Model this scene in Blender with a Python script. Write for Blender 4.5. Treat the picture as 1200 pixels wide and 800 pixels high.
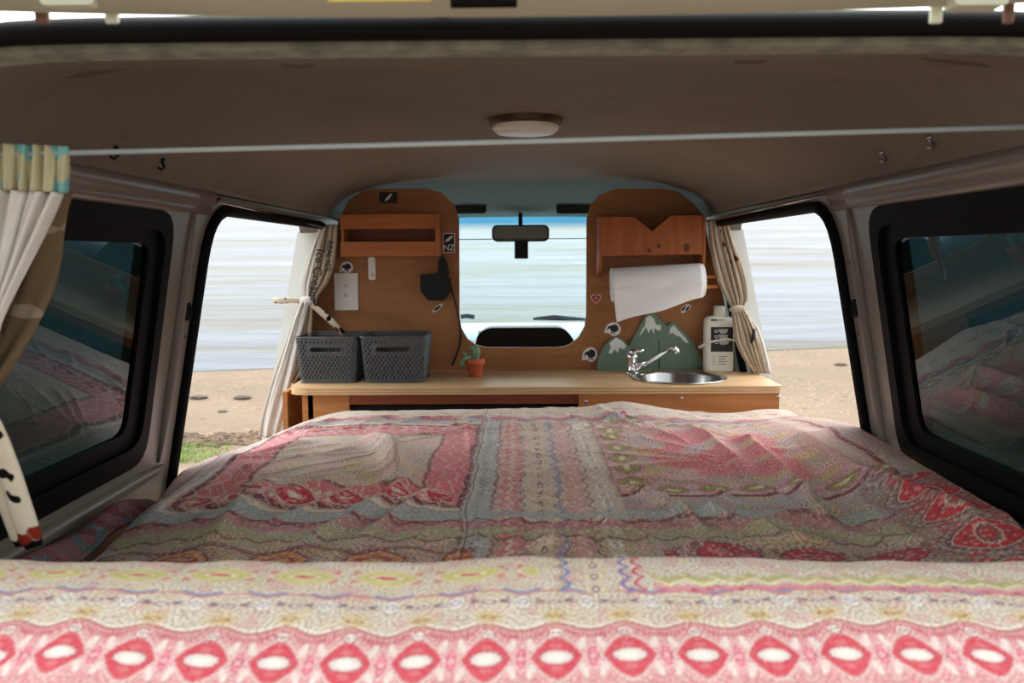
import bpy, bmesh, math, random
import numpy as np
from mathutils import Vector, Matrix, noise
from mathutils.geometry import tessellate_polygon

for o in list(bpy.data.objects): bpy.data.objects.remove(o)
S = bpy.context.scene
COL = S.collection
R = math.radians

# ------------------------------------------------------------------ camera
E = 1.45                      # eye height (m) - van floor is level, Y runs to the front of the van
cam = bpy.data.cameras.new('camera'); camo = bpy.data.objects.new('camera', cam); COL.objects.link(camo)
CM = Matrix.Translation((0, 0, E)) @ Matrix.Rotation(R(0.57), 4, 'Z') @ Matrix.Rotation(R(90 - 5.71), 4, 'X') @ Matrix.Rotation(R(-0.35), 4, 'Z')
camo.matrix_world = CM
cam.sensor_width = 36; cam.lens = 30.0; cam.clip_start = 0.05; cam.clip_end = 2000
cam.dof.use_dof = True; cam.dof.focus_distance = 1.75; cam.dof.aperture_fstop = 6.3
S.camera = camo

# ------------------------------------------------------------------ light
W = bpy.data.worlds.new('overcast_sky'); S.world = W; W.use_nodes = True
nt = W.node_tree; nt.nodes.clear()
wo = nt.nodes.new('ShaderNodeOutputWorld'); bg = nt.nodes.new('ShaderNodeBackground')
tc = nt.nodes.new('ShaderNodeTexCoord'); sx = nt.nodes.new('ShaderNodeSeparateXYZ')
mr = nt.nodes.new('ShaderNodeMapRange'); mr.inputs[1].default_value = -1; mr.inputs[2].default_value = 1
rp = nt.nodes.new('ShaderNodeValToRGB')
nt.links.new(tc.outputs['Generated'], sx.inputs[0]); nt.links.new(sx.outputs['Y'], mr.inputs[0]); nt.links.new(mr.outputs[0], rp.inputs[0])
for p_, c_ in ((0, (.25, .247, .243)), (.26, (.66, .655, .65)), (.52, (1.55, 1.56, 1.58)), (.76, (.85, .87, .90)), (1, (.34, .37, .39))):
    e_ = rp.color_ramp.elements[0] if p_ == 0 else (rp.color_ramp.elements[1] if p_ == 1 else rp.color_ramp.elements.new(p_)); e_.color = (*c_, 1)
bg.inputs[1].default_value = 3.0
nt.links.new(rp.outputs[0], bg.inputs[0]); nt.links.new(bg.outputs[0], wo.inputs[0])
sun = bpy.data.lights.new('hazy_sun', 'SUN'); sun.energy = .5; sun.angle = R(25); sun.color = (1, .97, .92)
suno = bpy.data.objects.new('hazy_sun', sun); COL.objects.link(suno)
suno.rotation_euler = Vector((0.25, 1.0, -0.62)).to_track_quat('-Z', 'Y').to_euler()
S.view_settings.view_transform = 'Standard'; S.view_settings.look = 'None'
S.view_settings.gamma = 1; S.view_settings.exposure = 0.35

# ------------------------------------------------------------------ helpers
def at(px, py, Y):
    d = CM.to_3x3() @ Vector(((px - 600) / 1000, (400 - py) / 1000, -1))
    return Vector((0, 0, E)) + d * (Y / d.y)
def lin(c):
    return tuple(((v / 255) / 12.92 if v / 255 < .04045 else ((v / 255 + .055) / 1.055) ** 2.4) for v in c[:3])

class V:                       # a scalar node value with operators
    nt = None
    def __init__(s, x): s.x = x
    @staticmethod
    def m(op, *a, clamp=False):
        n = V.nt.nodes.new('ShaderNodeMath'); n.operation = op; n.use_clamp = clamp
        for i, k in enumerate(a):
            if isinstance(k, V): k = k.x
            if isinstance(k, (int, float)): n.inputs[i].default_value = k
            else: V.nt.links.new(k, n.inputs[i])
        return V(n.outputs[0])
    def __add__(a, b): return V.m('ADD', a, b)
    __radd__ = __add__
    def __sub__(a, b): return V.m('SUBTRACT', a, b)
    def __rsub__(a, b): return V.m('SUBTRACT', b, a)
    def __mul__(a, b): return V.m('MULTIPLY', a, b)
    __rmul__ = __mul__
    def __truediv__(a, b): return V.m('DIVIDE', a, b)
def vabs(a): return V.m('ABSOLUTE', a)
def vsin(a): return V.m('SINE', a)
def vcos(a): return V.m('COSINE', a)
def vmin(a, b): return V.m('MINIMUM', a, b)
def vmax(a, b): return V.m('MAXIMUM', a, b)
def vsqrt(a): return V.m('SQRT', a)
def vfract(a): return V.m('FRACT', a)
def less(a, b, soft):          # 1 where a<b, soft edge
    return V.m('MULTIPLY_ADD', V.m('SUBTRACT', b, a), 1 / soft, .5, clamp=True)
def inside(x, lo, hi, soft): return less(lo, x, soft) * less(x, hi, soft)
def cmix(f, a, b):
    n = V.nt.nodes.new('ShaderNodeMix'); n.data_type = 'RGBA'
    for s_, k in ((n.inputs[0], f), (n.inputs[6], a), (n.inputs[7], b)):
        if isinstance(k, V): k = k.x
        if isinstance(k, tuple): s_.default_value = (*k[:3], 1)
        elif isinstance(k, (int, float)): s_.default_value = k
        else: V.nt.links.new(k, s_)
    return n.outputs[2]
def comb(x, y, z):
    n = V.nt.nodes.new('ShaderNodeCombineXYZ')
    for i, k in enumerate((x, y, z)):
        if isinstance(k, V): V.nt.links.new(k.x, n.inputs[i])
        else: n.inputs[i].default_value = k
    return n.outputs[0]
def sep(vec):
    n = V.nt.nodes.new('ShaderNodeSeparateXYZ'); V.nt.links.new(vec, n.inputs[0])
    return V(n.outputs[0]), V(n.outputs[1]), V(n.outputs[2])
def ntex(vec, scale, detail=3, rough=.5, dist=0, out=0):
    n = V.nt.nodes.new('ShaderNodeTexNoise'); n.inputs['Scale'].default_value = scale; n.inputs['Detail'].default_value = detail
    n.inputs['Roughness'].default_value = rough; n.inputs['Distortion'].default_value = dist
    V.nt.links.new(vec, n.inputs['Vector']); return V(n.outputs[out])
def vor(vec, scale, feature='F1', rnd=1):
    n = V.nt.nodes.new('ShaderNodeTexVoronoi'); n.feature = feature; n.inputs['Scale'].default_value = scale
    n.inputs['Randomness'].default_value = rnd; V.nt.links.new(vec, n.inputs['Vector'])
    return V(n.outputs['Distance']), (n.outputs['Color'] if feature != 'DISTANCE_TO_EDGE' else None)
def ramp(v, stops):
    n = V.nt.nodes.new('ShaderNodeValToRGB'); V.nt.links.new(v.x, n.inputs[0])
    e = n.color_ramp.elements
    while len(e) < len(stops): e.new(.5)
    for k, (p, c) in zip(e, stops): k.position = p; k.color = (*c[:3], 1)
    return n.outputs[0]

class Mat:
    def __init__(s, name, color=(.8, .8, .8), rough=.5, metal=0, spec=.5):
        m = bpy.data.materials.new(name); m.use_nodes = True; s.m = m; s.nt = m.node_tree; V.nt = s.nt
        s.b = s.nt.nodes['Principled BSDF']; s.b.inputs['Base Color'].default_value = (*color[:3], 1)
        s.b.inputs['Roughness'].default_value = rough; s.b.inputs['Metallic'].default_value = metal
        s.b.inputs['Specular IOR Level'].default_value = spec
        s.tc = s.nt.nodes.new('ShaderNodeTexCoord')
    def oc(s): return s.tc.outputs['Object']
    def uv(s): return s.tc.outputs['UV']
    def scaled(s, x, y, z, src=None, rot=(0, 0, 0)):
        n = s.nt.nodes.new('ShaderNodeMapping'); n.inputs['Scale'].default_value = (x, y, z); n.inputs['Rotation'].default_value = rot
        s.nt.links.new(src or s.oc(), n.inputs[0]); return n.outputs[0]
    def col(s, c): s.nt.links.new(c, s.b.inputs['Base Color']); return s
    def bump(s, h, strength=.3, dist=.002):
        n = s.nt.nodes.new('ShaderNodeBump'); n.inputs['Strength'].default_value = strength; n.inputs['Distance'].default_value = dist
        s.nt.links.new(h.x, n.inputs['Height']); s.nt.links.new(n.outputs[0], s.b.inputs['Normal']); return s

def plain(name, rgb, rough=.5, metal=0, var=.08, scale=30, bump=0, spec=.5):
    M_ = Mat(name, lin(rgb), rough, metal, spec); c = lin(rgb)
    n = ntex(M_.oc(), scale, 4)
    M_.col(ramp(n, [(.3, tuple(v * (1 - var) for v in c)), (.7, tuple(min(1, v * (1 + var)) for v in c))]))
    if bump: M_.bump(ntex(M_.oc(), scale * 6, 3), bump, .001)
    return M_.m
def wood(name, dark, light, sc=(3, 26, 26), rough=.5, knots=False, spec=.35):
    M_ = Mat(name, lin(light), rough, 0, spec)
    v = M_.scaled(*sc)
    n1 = ntex(v, 1.0, 6, .6, .9); n2 = ntex(v, 5.0, 3, .6, .3)
    f = n1 * .75 + n2 * .25
    c = ramp(f, [(.3, lin(dark)), (.5, tuple((a + b) / 2 for a, b in zip(lin(dark), lin(light)))), (.68, lin(light))])
    if knots:
        d, _ = vor(M_.oc(), 7.0); c = cmix(less(d, .11, .06) * .8, c, lin((70, 32, 16)))
    M_.col(c); M_.bump(f, .08, .001); return M_.m

def link(name, me, mat, parent=None, smooth=False):
    o = bpy.data.objects.new(name, me); COL.objects.link(o)
    if mat:
        for m in (mat if isinstance(mat, (list, tuple)) else [mat]): me.materials.append(m)
    if parent: o.parent = parent
    if smooth:
        for p in me.polygons: p.use_smooth = True
    return o
def mesh(name, vs, fs, mat, parent=None, smooth=False):
    me = bpy.data.meshes.new(name); me.from_pydata([tuple(v) for v in vs], [], fs); me.validate(); 
    bm = bmesh.new(); bm.from_mesh(me); bmesh.ops.recalc_face_normals(bm, faces=bm.faces); bm.to_mesh(me); bm.free()
    return link(name, me, mat, parent, smooth)
def tag(o, label, cat, group=None, kind=None):
    o['label'] = label; o['category'] = cat
    if group: o['group'] = group
    if kind: o['kind'] = kind
    return o
def struct(o, label=None, cat=None):
    o['kind'] = 'structure'
    if label: o['label'] = label; o['category'] = cat
    return o
def empty(name, loc, label, cat, group=None):
    o = bpy.data.objects.new(name, None); COL.objects.link(o); o.location = loc; o.empty_display_size = .02
    return tag(o, label, cat, group)
def bev(o, w, seg=2, angle=40):
    m = o.modifiers.new('bevel', 'BEVEL'); m.width = w; m.segments = seg; m.limit_method = 'ANGLE'; m.angle_limit = R(angle)
    for p in o.data.polygons: p.use_smooth = True
    n = o.modifiers.new('wn', 'WEIGHTED_NORMAL'); n.keep_sharp = True
    return o
class MB:
    def __init__(s): s.v = []; s.f = []
    def add(s, vs, fs):
        n = len(s.v); s.v += [Vector(v) for v in vs]; s.f += [[i + n for i in f] for f in fs]; return s
    def box(s, x0, x1, y0, y1, z0, z1, M=None):
        vs = [Vector((x, y, z)) for x in (x0, x1) for y in (y0, y1) for z in (z0, z1)]
        if M: vs = [M @ v for v in vs]
        return s.add(vs, [(0, 1, 3, 2), (4, 6, 7, 5), (0, 4, 5, 1), (2, 3, 7, 6), (0, 2, 6, 4), (1, 5, 7, 3)])
    def tube(s, pts, r, n=10, closed=False, flat=None):
        pts = [Vector(p) for p in pts]; N = len(pts)
        rr = r if isinstance(r, (list, tuple)) else [r] * N
        up = None; vs = []
        for i, p in enumerate(pts):
            a = pts[i - 1] if (i > 0 or closed) else p; b = pts[(i + 1) % N] if (i < N - 1 or closed) else p
            t = (b - a).normalized()
            if up is None:
                up = Vector((0, 0, 1)) if abs(t.z) < .9 else Vector((1, 0, 0))
            u = (up - t * up.dot(t)).normalized(); up = u; w = t.cross(u)
            k = flat or 1
            for j in range(n):
                q = 2 * math.pi * j / n
                vs.append(p + (u * math.cos(q) + w * math.sin(q) * k) * rr[i])
        fs = []
        for i in range(N if closed else N - 1):
            for j in range(n):
                a = i * n + j; b = i * n + (j + 1) % n; c = ((i + 1) % N) * n
                fs.append((a, b, c + (j + 1) % n, c + j))
        if not closed: fs += [tuple(range(n)), tuple(range((N - 1) * n, N * n))]
        return s.add(vs, fs)
    def lathe(s, prof, c=(0, 0, 0), n=32, M=None, cap=True):
        vs = []; c = Vector(c)
        for r, z in prof:
            for j in range(n):
                q = 2 * math.pi * j / n; p = Vector((r * math.cos(q), r * math.sin(q), z))
                vs.append((M @ p if M else p) + c)
        fs = [(i * n + j, i * n + (j + 1) % n, (i + 1) * n + (j + 1) % n, (i + 1) * n + j) for i in range(len(prof) - 1) for j in range(n)]
        if cap: fs += [tuple(range(n)), tuple(range((len(prof) - 1) * n, len(prof) * n))]
        return s.add(vs, fs)
    def ext(s, outer, holes, fn, t=1.0):
        """extruded polygon with holes; fn(a, b, t) gives the 3D point"""
        loops = [list(outer)] + [list(h) for h in holes]
        tri = tessellate_polygon([[Vector((a, b, 0)) for a, b in L] for L in loops])
        flat = [p for L in loops for p in L]; n = len(flat)
        vs = [fn(a, b, 0) for a, b in flat] + [fn(a, b, t) for a, b in flat]
        fs = [tuple(x) for x in tri] + [tuple(i + n for i in reversed(x)) for x in tri]
        k = 0
        for L in loops:
            m = len(L)
            for i in range(m):
                a = k + i; b = k + (i + 1) % m; fs.append((a, b, b + n, a + n))
            k += m
        return s.add(vs, fs)
    def build(s, name, mat, parent=None, smooth=False):
        off = Vector(parent.location) if parent is not None and parent.type == 'EMPTY' else (s.off(parent) if parent is not None else Vector((0, 0, 0)))
        if parent is None:      # put the origin at the base of the thing
            xs = [v.x for v in s.v]; ys = [v.y for v in s.v]; zs = [v.z for v in s.v]
            off = Vector(((min(xs) + max(xs)) / 2, (min(ys) + max(ys)) / 2, min(zs)))
        o = mesh(name, [v - off for v in s.v], s.f, mat, parent, smooth)
        if parent is None: o.location = off
        return o
    @staticmethod
    def off(p):
        t = Vector((0, 0, 0))
        while p is not None: t += Vector(p.location); p = p.parent
        return t
def rrect(x0, x1, y0, y1, r, n=6):
    pts = []
    for cx, cy, a0 in ((x1 - r, y1 - r, 0), (x0 + r, y1 - r, 90), (x0 + r, y0 + r, 180), (x1 - r, y0 + r, 270)):
        for i in range(n + 1):
            q = R(a0 + 90 * i / n); pts.append((cx + r * math.cos(q), cy + r * math.sin(q)))
    return pts
def XZ(y0, th):                # polygon in the x/z plane, thick towards the camera
    return lambda a, b, t: Vector((a, y0 - t * th, b))
def pix(pts, Y):               # outline read off the photo, placed at its real distance
    return [(p.x, p.z) for p in (at(a, b, Y) for a, b in pts)]
def smooth_poly(pts, it=2):
    for _ in range(it):
        q = []
        for i in range(len(pts)):
            a, b = pts[i], pts[(i + 1) % len(pts)]
            q += [(a[0] * .75 + b[0] * .25, a[1] * .75 + b[1] * .25), (a[0] * .25 + b[0] * .75, a[1] * .25 + b[1] * .75)]
        pts = q
    return pts
def text(name, body, size, M, mat, parent, extrude=.0006, bold=0):
    cu = bpy.data.curves.new(name, 'FONT'); cu.body = body; cu.size = size; cu.extrude = extrude; cu.offset = bold
    cu.align_x = 'CENTER'; cu.align_y = 'CENTER'
    t = bpy.data.objects.new(name, cu); COL.objects.link(t)
    me = bpy.data.meshes.new_from_object(t)
    bpy.data.objects.remove(t)
    off = MB.off(parent)
    me.transform(Matrix.Translation(-off) @ M)
    return link(name, me, mat, parent)
def face_cam(p, rot=0):        # text frame on a wall facing the back of the van
    return Matrix.Translation(p) @ Matrix.Rotation(R(90), 4, 'X') @ Matrix.Rotation(R(rot), 4, 'Z')

# ------------------------------------------------------------------ materials
def ceiling_mat():
    M_ = Mat('headliner_vinyl', lin((140, 128, 119)), .75, 0, .25)
    n = ntex(M_.oc(), 2.2, 5, .6); d = ntex(M_.oc(), 16, 4)
    c = ramp(n, [(.3, lin((112, 103, 94))), (.7, lin((128, 119, 109)))])
    c = cmix(less(d, .33, .05) * .25, c, lin((95, 80, 68)))
    M_.col(c); M_.bump(ntex(M_.oc(), 300, 2), .12, .0006); return M_.m
M_ceil = ceiling_mat()
M_cab = plain('cab_liner', (106, 112, 98), .8, var=.06, scale=3)  # cab lining, its green partly windscreen-tinted light put into the colour
M_felt = plain('header_felt', (128, 134, 124), .95, var=.35, scale=40, bump=.6)
M_paint = plain('beige_body_paint', (122, 114, 103), .32, var=.05, scale=4)
M_rail = plain('rail_paint', (118, 108, 102), .28, var=.06, scale=4)
M_white = plain('white_body_paint', (226, 230, 226), .3, var=.03, scale=3)
M_tail = plain('tailgate_paint', (205, 212, 190), .35, var=.05, scale=5)
M_rubber = plain('black_rubber', (7, 7, 8), .6, var=.1, spec=.12)
M_blkframe = plain('black_window_frame', (6, 6, 7), .6, var=.1, spec=.12)
M_blackpl = plain('black_plastic', (14, 15, 17), .5, var=.1, spec=.3)
M_rust = plain('rusty_steel', (110, 80, 62), .7, var=.35, scale=60)
M_steel = plain('steel', (190, 190, 188), .22, 1, var=.03)
M_chrome = Mat('chrome', (.85, .85, .86), .06, 1).m
M_cord = plain('white_cord', (168, 180, 180), .55, var=.03)
M_ply = wood('plywood_partition', (142, 90, 50), (180, 126, 78), (2.2, 1, 9))
M_worktop = wood('worktop_ply', (190, 150, 104), (222, 188, 144), (3, 30, 60))
M_pine = wood('orange_pine', (146, 80, 38), (182, 112, 60), (2.5, 20, 30), knots=False)
M_pine_knot = wood('knotty_pine', (138, 72, 36), (172, 100, 54), (26, 20, 2.5))
M_panel = wood('cabinet_face', (160, 98, 50), (192, 130, 76), (2.2, 20, 26))
M_redpl = wood('dark_red_timber', (120, 56, 30), (150, 80, 46), (2.5, 20, 26))
M_knot = plain('knot', (92, 44, 22), .6)
M_green = plain('sage_paint', (108, 132, 112), .7, var=.07, scale=20, bump=.2)
M_snow = plain('white_brush_paint', (222, 224, 220), .7, var=.08, scale=60)
M_whitepl = plain('white_plastic', (232, 230, 222), .35, var=.02)
M_cream = plain('cream_plastic', (226, 224, 210), .4, var=.02)
M_terra = plain('terracotta', (196, 96, 58), .8, var=.08, scale=60)
M_soil = plain('soil', (40, 30, 24), .95, var=.3, scale=200)
M_cactus = plain('cactus_skin', (112, 148, 112), .6, var=.12, scale=60)
M_basket = plain('grey_basket_plastic', (70, 73, 77), .5, var=.05)
M_blkprint = plain('black_print', (14, 14, 14), .5)
M_whiteprint = plain('white_print', (235, 235, 232), .5, var=.02)
M_redprint = plain('red_print', (176, 34, 40), .5)
M_dash = plain('dash_vinyl', (150, 172, 190), .5, var=.06, scale=6)
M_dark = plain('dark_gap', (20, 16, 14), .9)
M_floor = plain('van_floor', (70, 62, 55), .8)
M_matt = plain('mattress_cloth', (190, 182, 170), .9, bump=.3)

def towel_mat():
    M_ = Mat('paper_towel', lin((240, 240, 240)), .95, 0, .1)
    d, _ = vor(M_.oc(), 160); M_.bump(d, .35, .002); return M_.m
M_towel = towel_mat()

def glass_mat(name, tint, rough=0.0, ior=1.5, top=None, zrange=None):
    m = bpy.data.materials.new(name); m.use_nodes = True; t = m.node_tree; t.nodes.clear(); V.nt = t
    out = t.nodes.new('ShaderNodeOutputMaterial'); mx = t.nodes.new('ShaderNodeMixShader')
    tr = t.nodes.new('ShaderNodeBsdfTransparent'); gl = t.nodes.new('ShaderNodeBsdfGlossy'); lw = t.nodes.new('ShaderNodeLayerWeight')
    lw.inputs[0].default_value = .5; r0 = ((ior - 1) / (ior + 1)) ** 2
    fr = V.m('MULTIPLY_ADD', V.m('POWER', V(lw.outputs['Facing']), 5.0), 1 - r0, r0, clamp=True); gl.inputs['Roughness'].default_value = rough; gl.inputs['Color'].default_value = (.9, .95, 1, 1)
    tr.inputs[0].default_value = (*tint, 1)
    if top:                    # the factory-dyed sun band along the top of the windscreen
        tcn = t.nodes.new('ShaderNodeTexCoord'); _, _, z = sep(tcn.outputs['Object'])
        f = V.m('MULTIPLY_ADD', z, 1 / (zrange[1] - zrange[0]), -zrange[0] / (zrange[1] - zrange[0]), clamp=True)
        t.links.new(cmix(f, tuple(tint), tuple(top)), tr.inputs[0])
    t.links.new(fr.x, mx.inputs[0]); t.links.new(tr.outputs[0], mx.inputs[1]); t.links.new(gl.outputs[0], mx.inputs[2])
    t.links.new(mx.outputs[0], out.inputs[0]); return m
M_tint = glass_mat('privacy_glass', (.105, .165, .17), ior=1.6)
M_clear = glass_mat('door_glass', (.85, .93, .92), ior=1.4)
M_screen = glass_mat('windscreen_glass', (.84, .97, .96), ior=1.4, top=(.10, .42, .66), zrange=(.445, .478))

# ------------------------------------------------------------------ van shell
def hw(z): return .616 + .208 * (.10 - z)            # inner half width at height z (relative to the eye)
def WALL(side, x_off=0.0, th=.07):
    return lambda y, z, t: Vector((side * (hw(z) + x_off + t * th), y, E + z))
def arcpoly(pts, r, n=6):      # round the corners of a polygon
    out = []; N = len(pts)
    rr = r if isinstance(r, (list, tuple)) else [r] * N
    for i in range(N):
        p = Vector(pts[i]); a = (Vector(pts[i - 1]) - p); b = (Vector(pts[(i + 1) % N]) - p)
        d = min(rr[i], a.length * .45, b.length * .45); A = p + a.normalized() * d; B = p + b.normalized() * d
        for k in range(n + 1):
            s_ = k / n; q = A * (1 - s_) ** 2 + p * 2 * s_ * (1 - s_) + B * s_ ** 2; out.append((q.x, q.y))
    return out
body = [(.80, .12), (.68, -.10), (.54, -.35), (.44, -.62), (.42, -.95), (4.30, -.95), (4.22, -.34), (3.62, .12)]
door_open = arcpoly([(1.735, -.90), (2.70, -.90), (2.70, .098), (1.70, .098), (1.735, -.55)], [.05, .05, .06, .11, .2])
rear_win = arcpoly([(.76, -.385), (1.590, -.385), (1.548, .082), (.76, .082)], .06)
cab_win = arcpoly([(2.95, -.32), (3.95, -.32), (3.52, .06), (2.98, .06)], .06)
rear_glass = arcpoly([(.79, -.345), (1.555, -.345), (1.520, .050), (.79, .050)], .05)
for side, nm in ((-1, 'left'), (1, 'right')):
    mb = MB().ext(body, [door_open, rear_win, cab_win], WALL(side))
    w = mb.build('wall_' + nm, [M_paint]); bev(w, .012, 3, 50); struct(w)
    # black rubber weatherstrip round the door opening
    pts = [WALL(side, -.004)(y, z, 0) for y, z in door_open]
    struct(MB().tube(pts, .0125, 8, closed=True).build('trim_' + nm, M_rubber, smooth=True), 'black rubber weatherstrip round the %s sliding door opening' % nm, 'weatherstrip')
    jb = struct(MB().ext([(2.690, -.88), (2.699, -.88), (2.699, .08), (2.690, .08)], [], WALL(side, .006, .07)).build('trim_%d' % (10 if side < 0 else 11), M_white)); jb['label'] = 'white painted front jamb of the %s door opening' % nm; jb['category'] = 'door jamb'
    # rear side window: frame + tinted pane + sliding-sash frame
    wi = struct(MB().ext(rear_win, [rear_glass], WALL(side, -.002, .032)).build('window_%d' % (1 if side < 0 else 2), M_blkframe))
    bev(wi, .006, 2)
    wi['label'] = 'dark tinted %s rear side window in a thick black frame' % nm; wi['category'] = 'window'
    MB().ext(arcpoly([(.80, -.355), (1.56, -.355), (1.525, .055), (.80, .055)], .05),
             [arcpoly([(.85, -.315), (1.505, -.315), (1.480, .026), (.85, .026)], .035)], WALL(side, .008, .012)).build('sash_frame', M_blkframe, wi)
    MB().ext(arcpoly([(.82, -.335), (1.53, -.335), (1.50, .042), (.82, .042)], .04), [], WALL(side, .013, .004)).build('pane', M_tint, wi)
    cw = struct(MB().ext(cab_win, [arcpoly([(2.98, -.30), (3.88, -.30), (3.49, .04), (3.0, .04)], .05)], WALL(side, .02, .03)).build('window_%d' % (3 if side < 0 else 4), M_blkframe))
    MB().ext(arcpoly([(2.97, -.31), (3.9, -.31), (3.5, .05), (2.99, .05)], .05), [], WALL(side, .035, .004)).build('pane', M_clear, cw)
    # painted roof rail above the rear window
    vs = []; ys = [.81, 1.0, 1.2, 1.4, 1.6, 1.70]
    prof = [(.624, .082), (.613, .086), (.609, .094), (.608, .102), (.603, .106), (.599, .113), (.598, .122), (.601, .130), (.64, .132), (.64, .082)]
    for y in ys: vs += [Vector((side * a, y, E + b)) for a, b in prof]
    n = len(prof)
    fs = [(i * n + j, i * n + (j + 1) % n, (i + 1) * n + (j + 1) % n, (i + 1) * n + j) for i in range(len(ys) - 1) for j in range(n)]
    fs += [tuple(range(n)), tuple(range((len(ys) - 1) * n, len(ys) * n))]
    rl = MB().add(vs, fs).build('trim_%d' % (1 if side < 0 else 2), M_rail, smooth=True); struct(rl, 'painted metal roof rail above the %s rear window' % nm, 'roof rail')
    # raised crease down the pillar
    pts = [WALL(side, -.002)(1.625 + .03 * (k / 10.0) ** 1.5 * 0 + (.026 * (k / 10.0)), .098 - .50 * k / 10.0, 0) for k in range(11)]
    struct(MB().tube(pts, [.003, .008, .011, .012, .012, .012, .012, .012, .011, .008, .003], 10, flat=.9).build('trim_%d' % (3 if side < 0 else 4), M_paint, smooth=True), 'rounded crease down the %s body pillar' % nm, 'pillar')
    # sill ledge running below the rear window
    pts = [WALL(side, -.002)(y, -.415, 0) for y in (.60, .9, 1.1, 1.3, 1.5, 1.58, 1.64, 1.68)]
    struct(MB().tube(pts, [.014, .014, .014, .014, .014, .012, .008, .002], 10).build('trim_%d' % (5 if side < 0 else 6), M_paint, smooth=True), 'painted sill bead below the %s rear window' % nm, 'sill')

# ceiling: crowned headliner
def zc(x, y):
    a = min(1, abs(x) / .6); t = max(0, min(1, (1.3 - y) / .46))
    q = 4 + 6 * t; base = .128 + .119 * (1 - .36 * t * t) * math.sqrt(1 - a ** q)
    if y < 1.03: base -= .010 * min(1, (1.03 - y) / .015) * math.sqrt(1 - a ** 8)      # lower lip at the tailgate
    if y > 2.8: base -= (base - .05) * .42 * min(1, (y - 2.8) / .8) ** 1.4
    return base
ys = [.84, .87, .9, .95, 1.0, 1.013, 1.02, 1.028, 1.035, 1.05, 1.1, 1.17, 1.25, 1.35, 1.5, 1.75, 2.0, 2.25, 2.5, 2.7, 2.8, 2.9, 3.0, 3.15, 3.3, 3.45, 3.62]
NX = 60; vs = []; fs = []
for y in ys:
    for i in range(NX + 1):
        t = -1 + 2 * i / NX; x = .6 * math.sin(t * math.pi / 2)
        dz = 0
        if y < 1.15:
            for cx, wdt, dp in ((-.42, .09, .004), (-.28, .03, .003), (.30, .03, .003), (.52, .10, .004)):
                pass
        vs.append(Vector((x, y, E + zc(x, y) + dz)))
for k in range(len(ys) - 1):
    for i in range(NX): a = k * (NX + 1) + i; fs.append((a, a + 1, a + NX + 2, a + NX + 1))
ce = MB().add(vs, fs).build('ceiling', [M_ceil, M_cab], smooth=True); struct(ce)
for p in ce.data.polygons:
    c = sum((ce.data.vertices[i].co for i in p.vertices), Vector()) / 4 + ce.location
    if c.y > 2.76: p.material_index = 1
so = ce.modifiers.new('thick', 'SOLIDIFY'); so.thickness = .035; so.offset = -1 if ce.data.polygons[0].normal.z < 0 else 1
# white outer roof skin
vs = []; fs = []
for y in (.81, .95, 1.2, 2, 3, 3.66):
    for i in range(NX + 1):
        t = -1 + 2 * i / NX; x = .69 * math.sin(t * math.pi / 2)
        a = min(1, abs(x) / .69); vs.append(Vector((x, y, E + .12 + (.165 - .075 * max(0, min(1, (1.3 - y) / .46))) * (1 - a ** 6) ** .5)))
for k in range(5):
    for i in range(NX): a = k * (NX + 1) + i; fs.append((a, a + 1, a + NX + 2, a + NX + 1))
rf = struct(MB().add(vs, fs).build('ceiling_outer_skin', M_white, smooth=True)); rf.name = 'trim_7'
rf['label'] = 'white painted roof panel over the van'; rf['category'] = 'roof'
# grey felt strip across the rear header and black hatch seal
def arch(y, zoff, n=48, half=.60):
    return [Vector((half * math.sin((-1 + 2 * i / n) * math.pi / 2), y, E + zc(.6 * math.sin((-1 + 2 * i / n) * math.pi / 2), .84) + zoff)) for i in range(n + 1)]
A = arch(.850, -.002); B = arch(.818, -.001); C = arch(.818, .03); D = arch(.850, .03); n = len(A)
vs = A + B + C + D
fs = [(k * n + i, k * n + i + 1, ((k + 1) % 4) * n + i + 1, ((k + 1) % 4) * n + i) for k in range(4) for i in range(n - 1)] + [(0, n, 2 * n, 3 * n), (n - 1, 2 * n - 1, 3 * n - 1, 4 * n - 1)]
struct(MB().add(vs, fs).build('trim_8', M_felt, smooth=False), 'fuzzy grey felt strip across the rear roof edge', 'trim')
struct(MB().tube(arch(.800, .0125, half=.61), .0112, 12).build('trim_9', M_rubber, smooth=True), 'black rubber tailgate seal across the top of the opening', 'weatherstrip')
# floor
struct(MB().box(-.80, .80, .45, 4.2, E - .99, E - .95).build('floor', M_floor))
# windscreen, firewall
def WS(x, s_): return Vector((x, 3.62 + .60 * s_, E + .165 - .50 * s_))
vs = []; 
for k in range(13):
    s_ = k / 12
    for i in range(25):
        x = (-1 + 2 * i / 24) * (.60 + .09 * s_); p = WS(x, s_); p.y -= .14 * (x / .7) ** 2; vs.append(p)
fs = [(k * 25 + i, k * 25 + i + 1, (k + 1) * 25 + i + 1, (k + 1) * 25 + i) for k in range(12) for i in range(24)]
ws = struct(MB().add(vs, fs).build('window_5', M_screen, smooth=True), 'windscreen with a blue sun band along its top', 'windscreen')
struct(MB().box(-.72, .72, 4.2, 4.26, E - .95, E - .335).build('wall_front', M_white))

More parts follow.
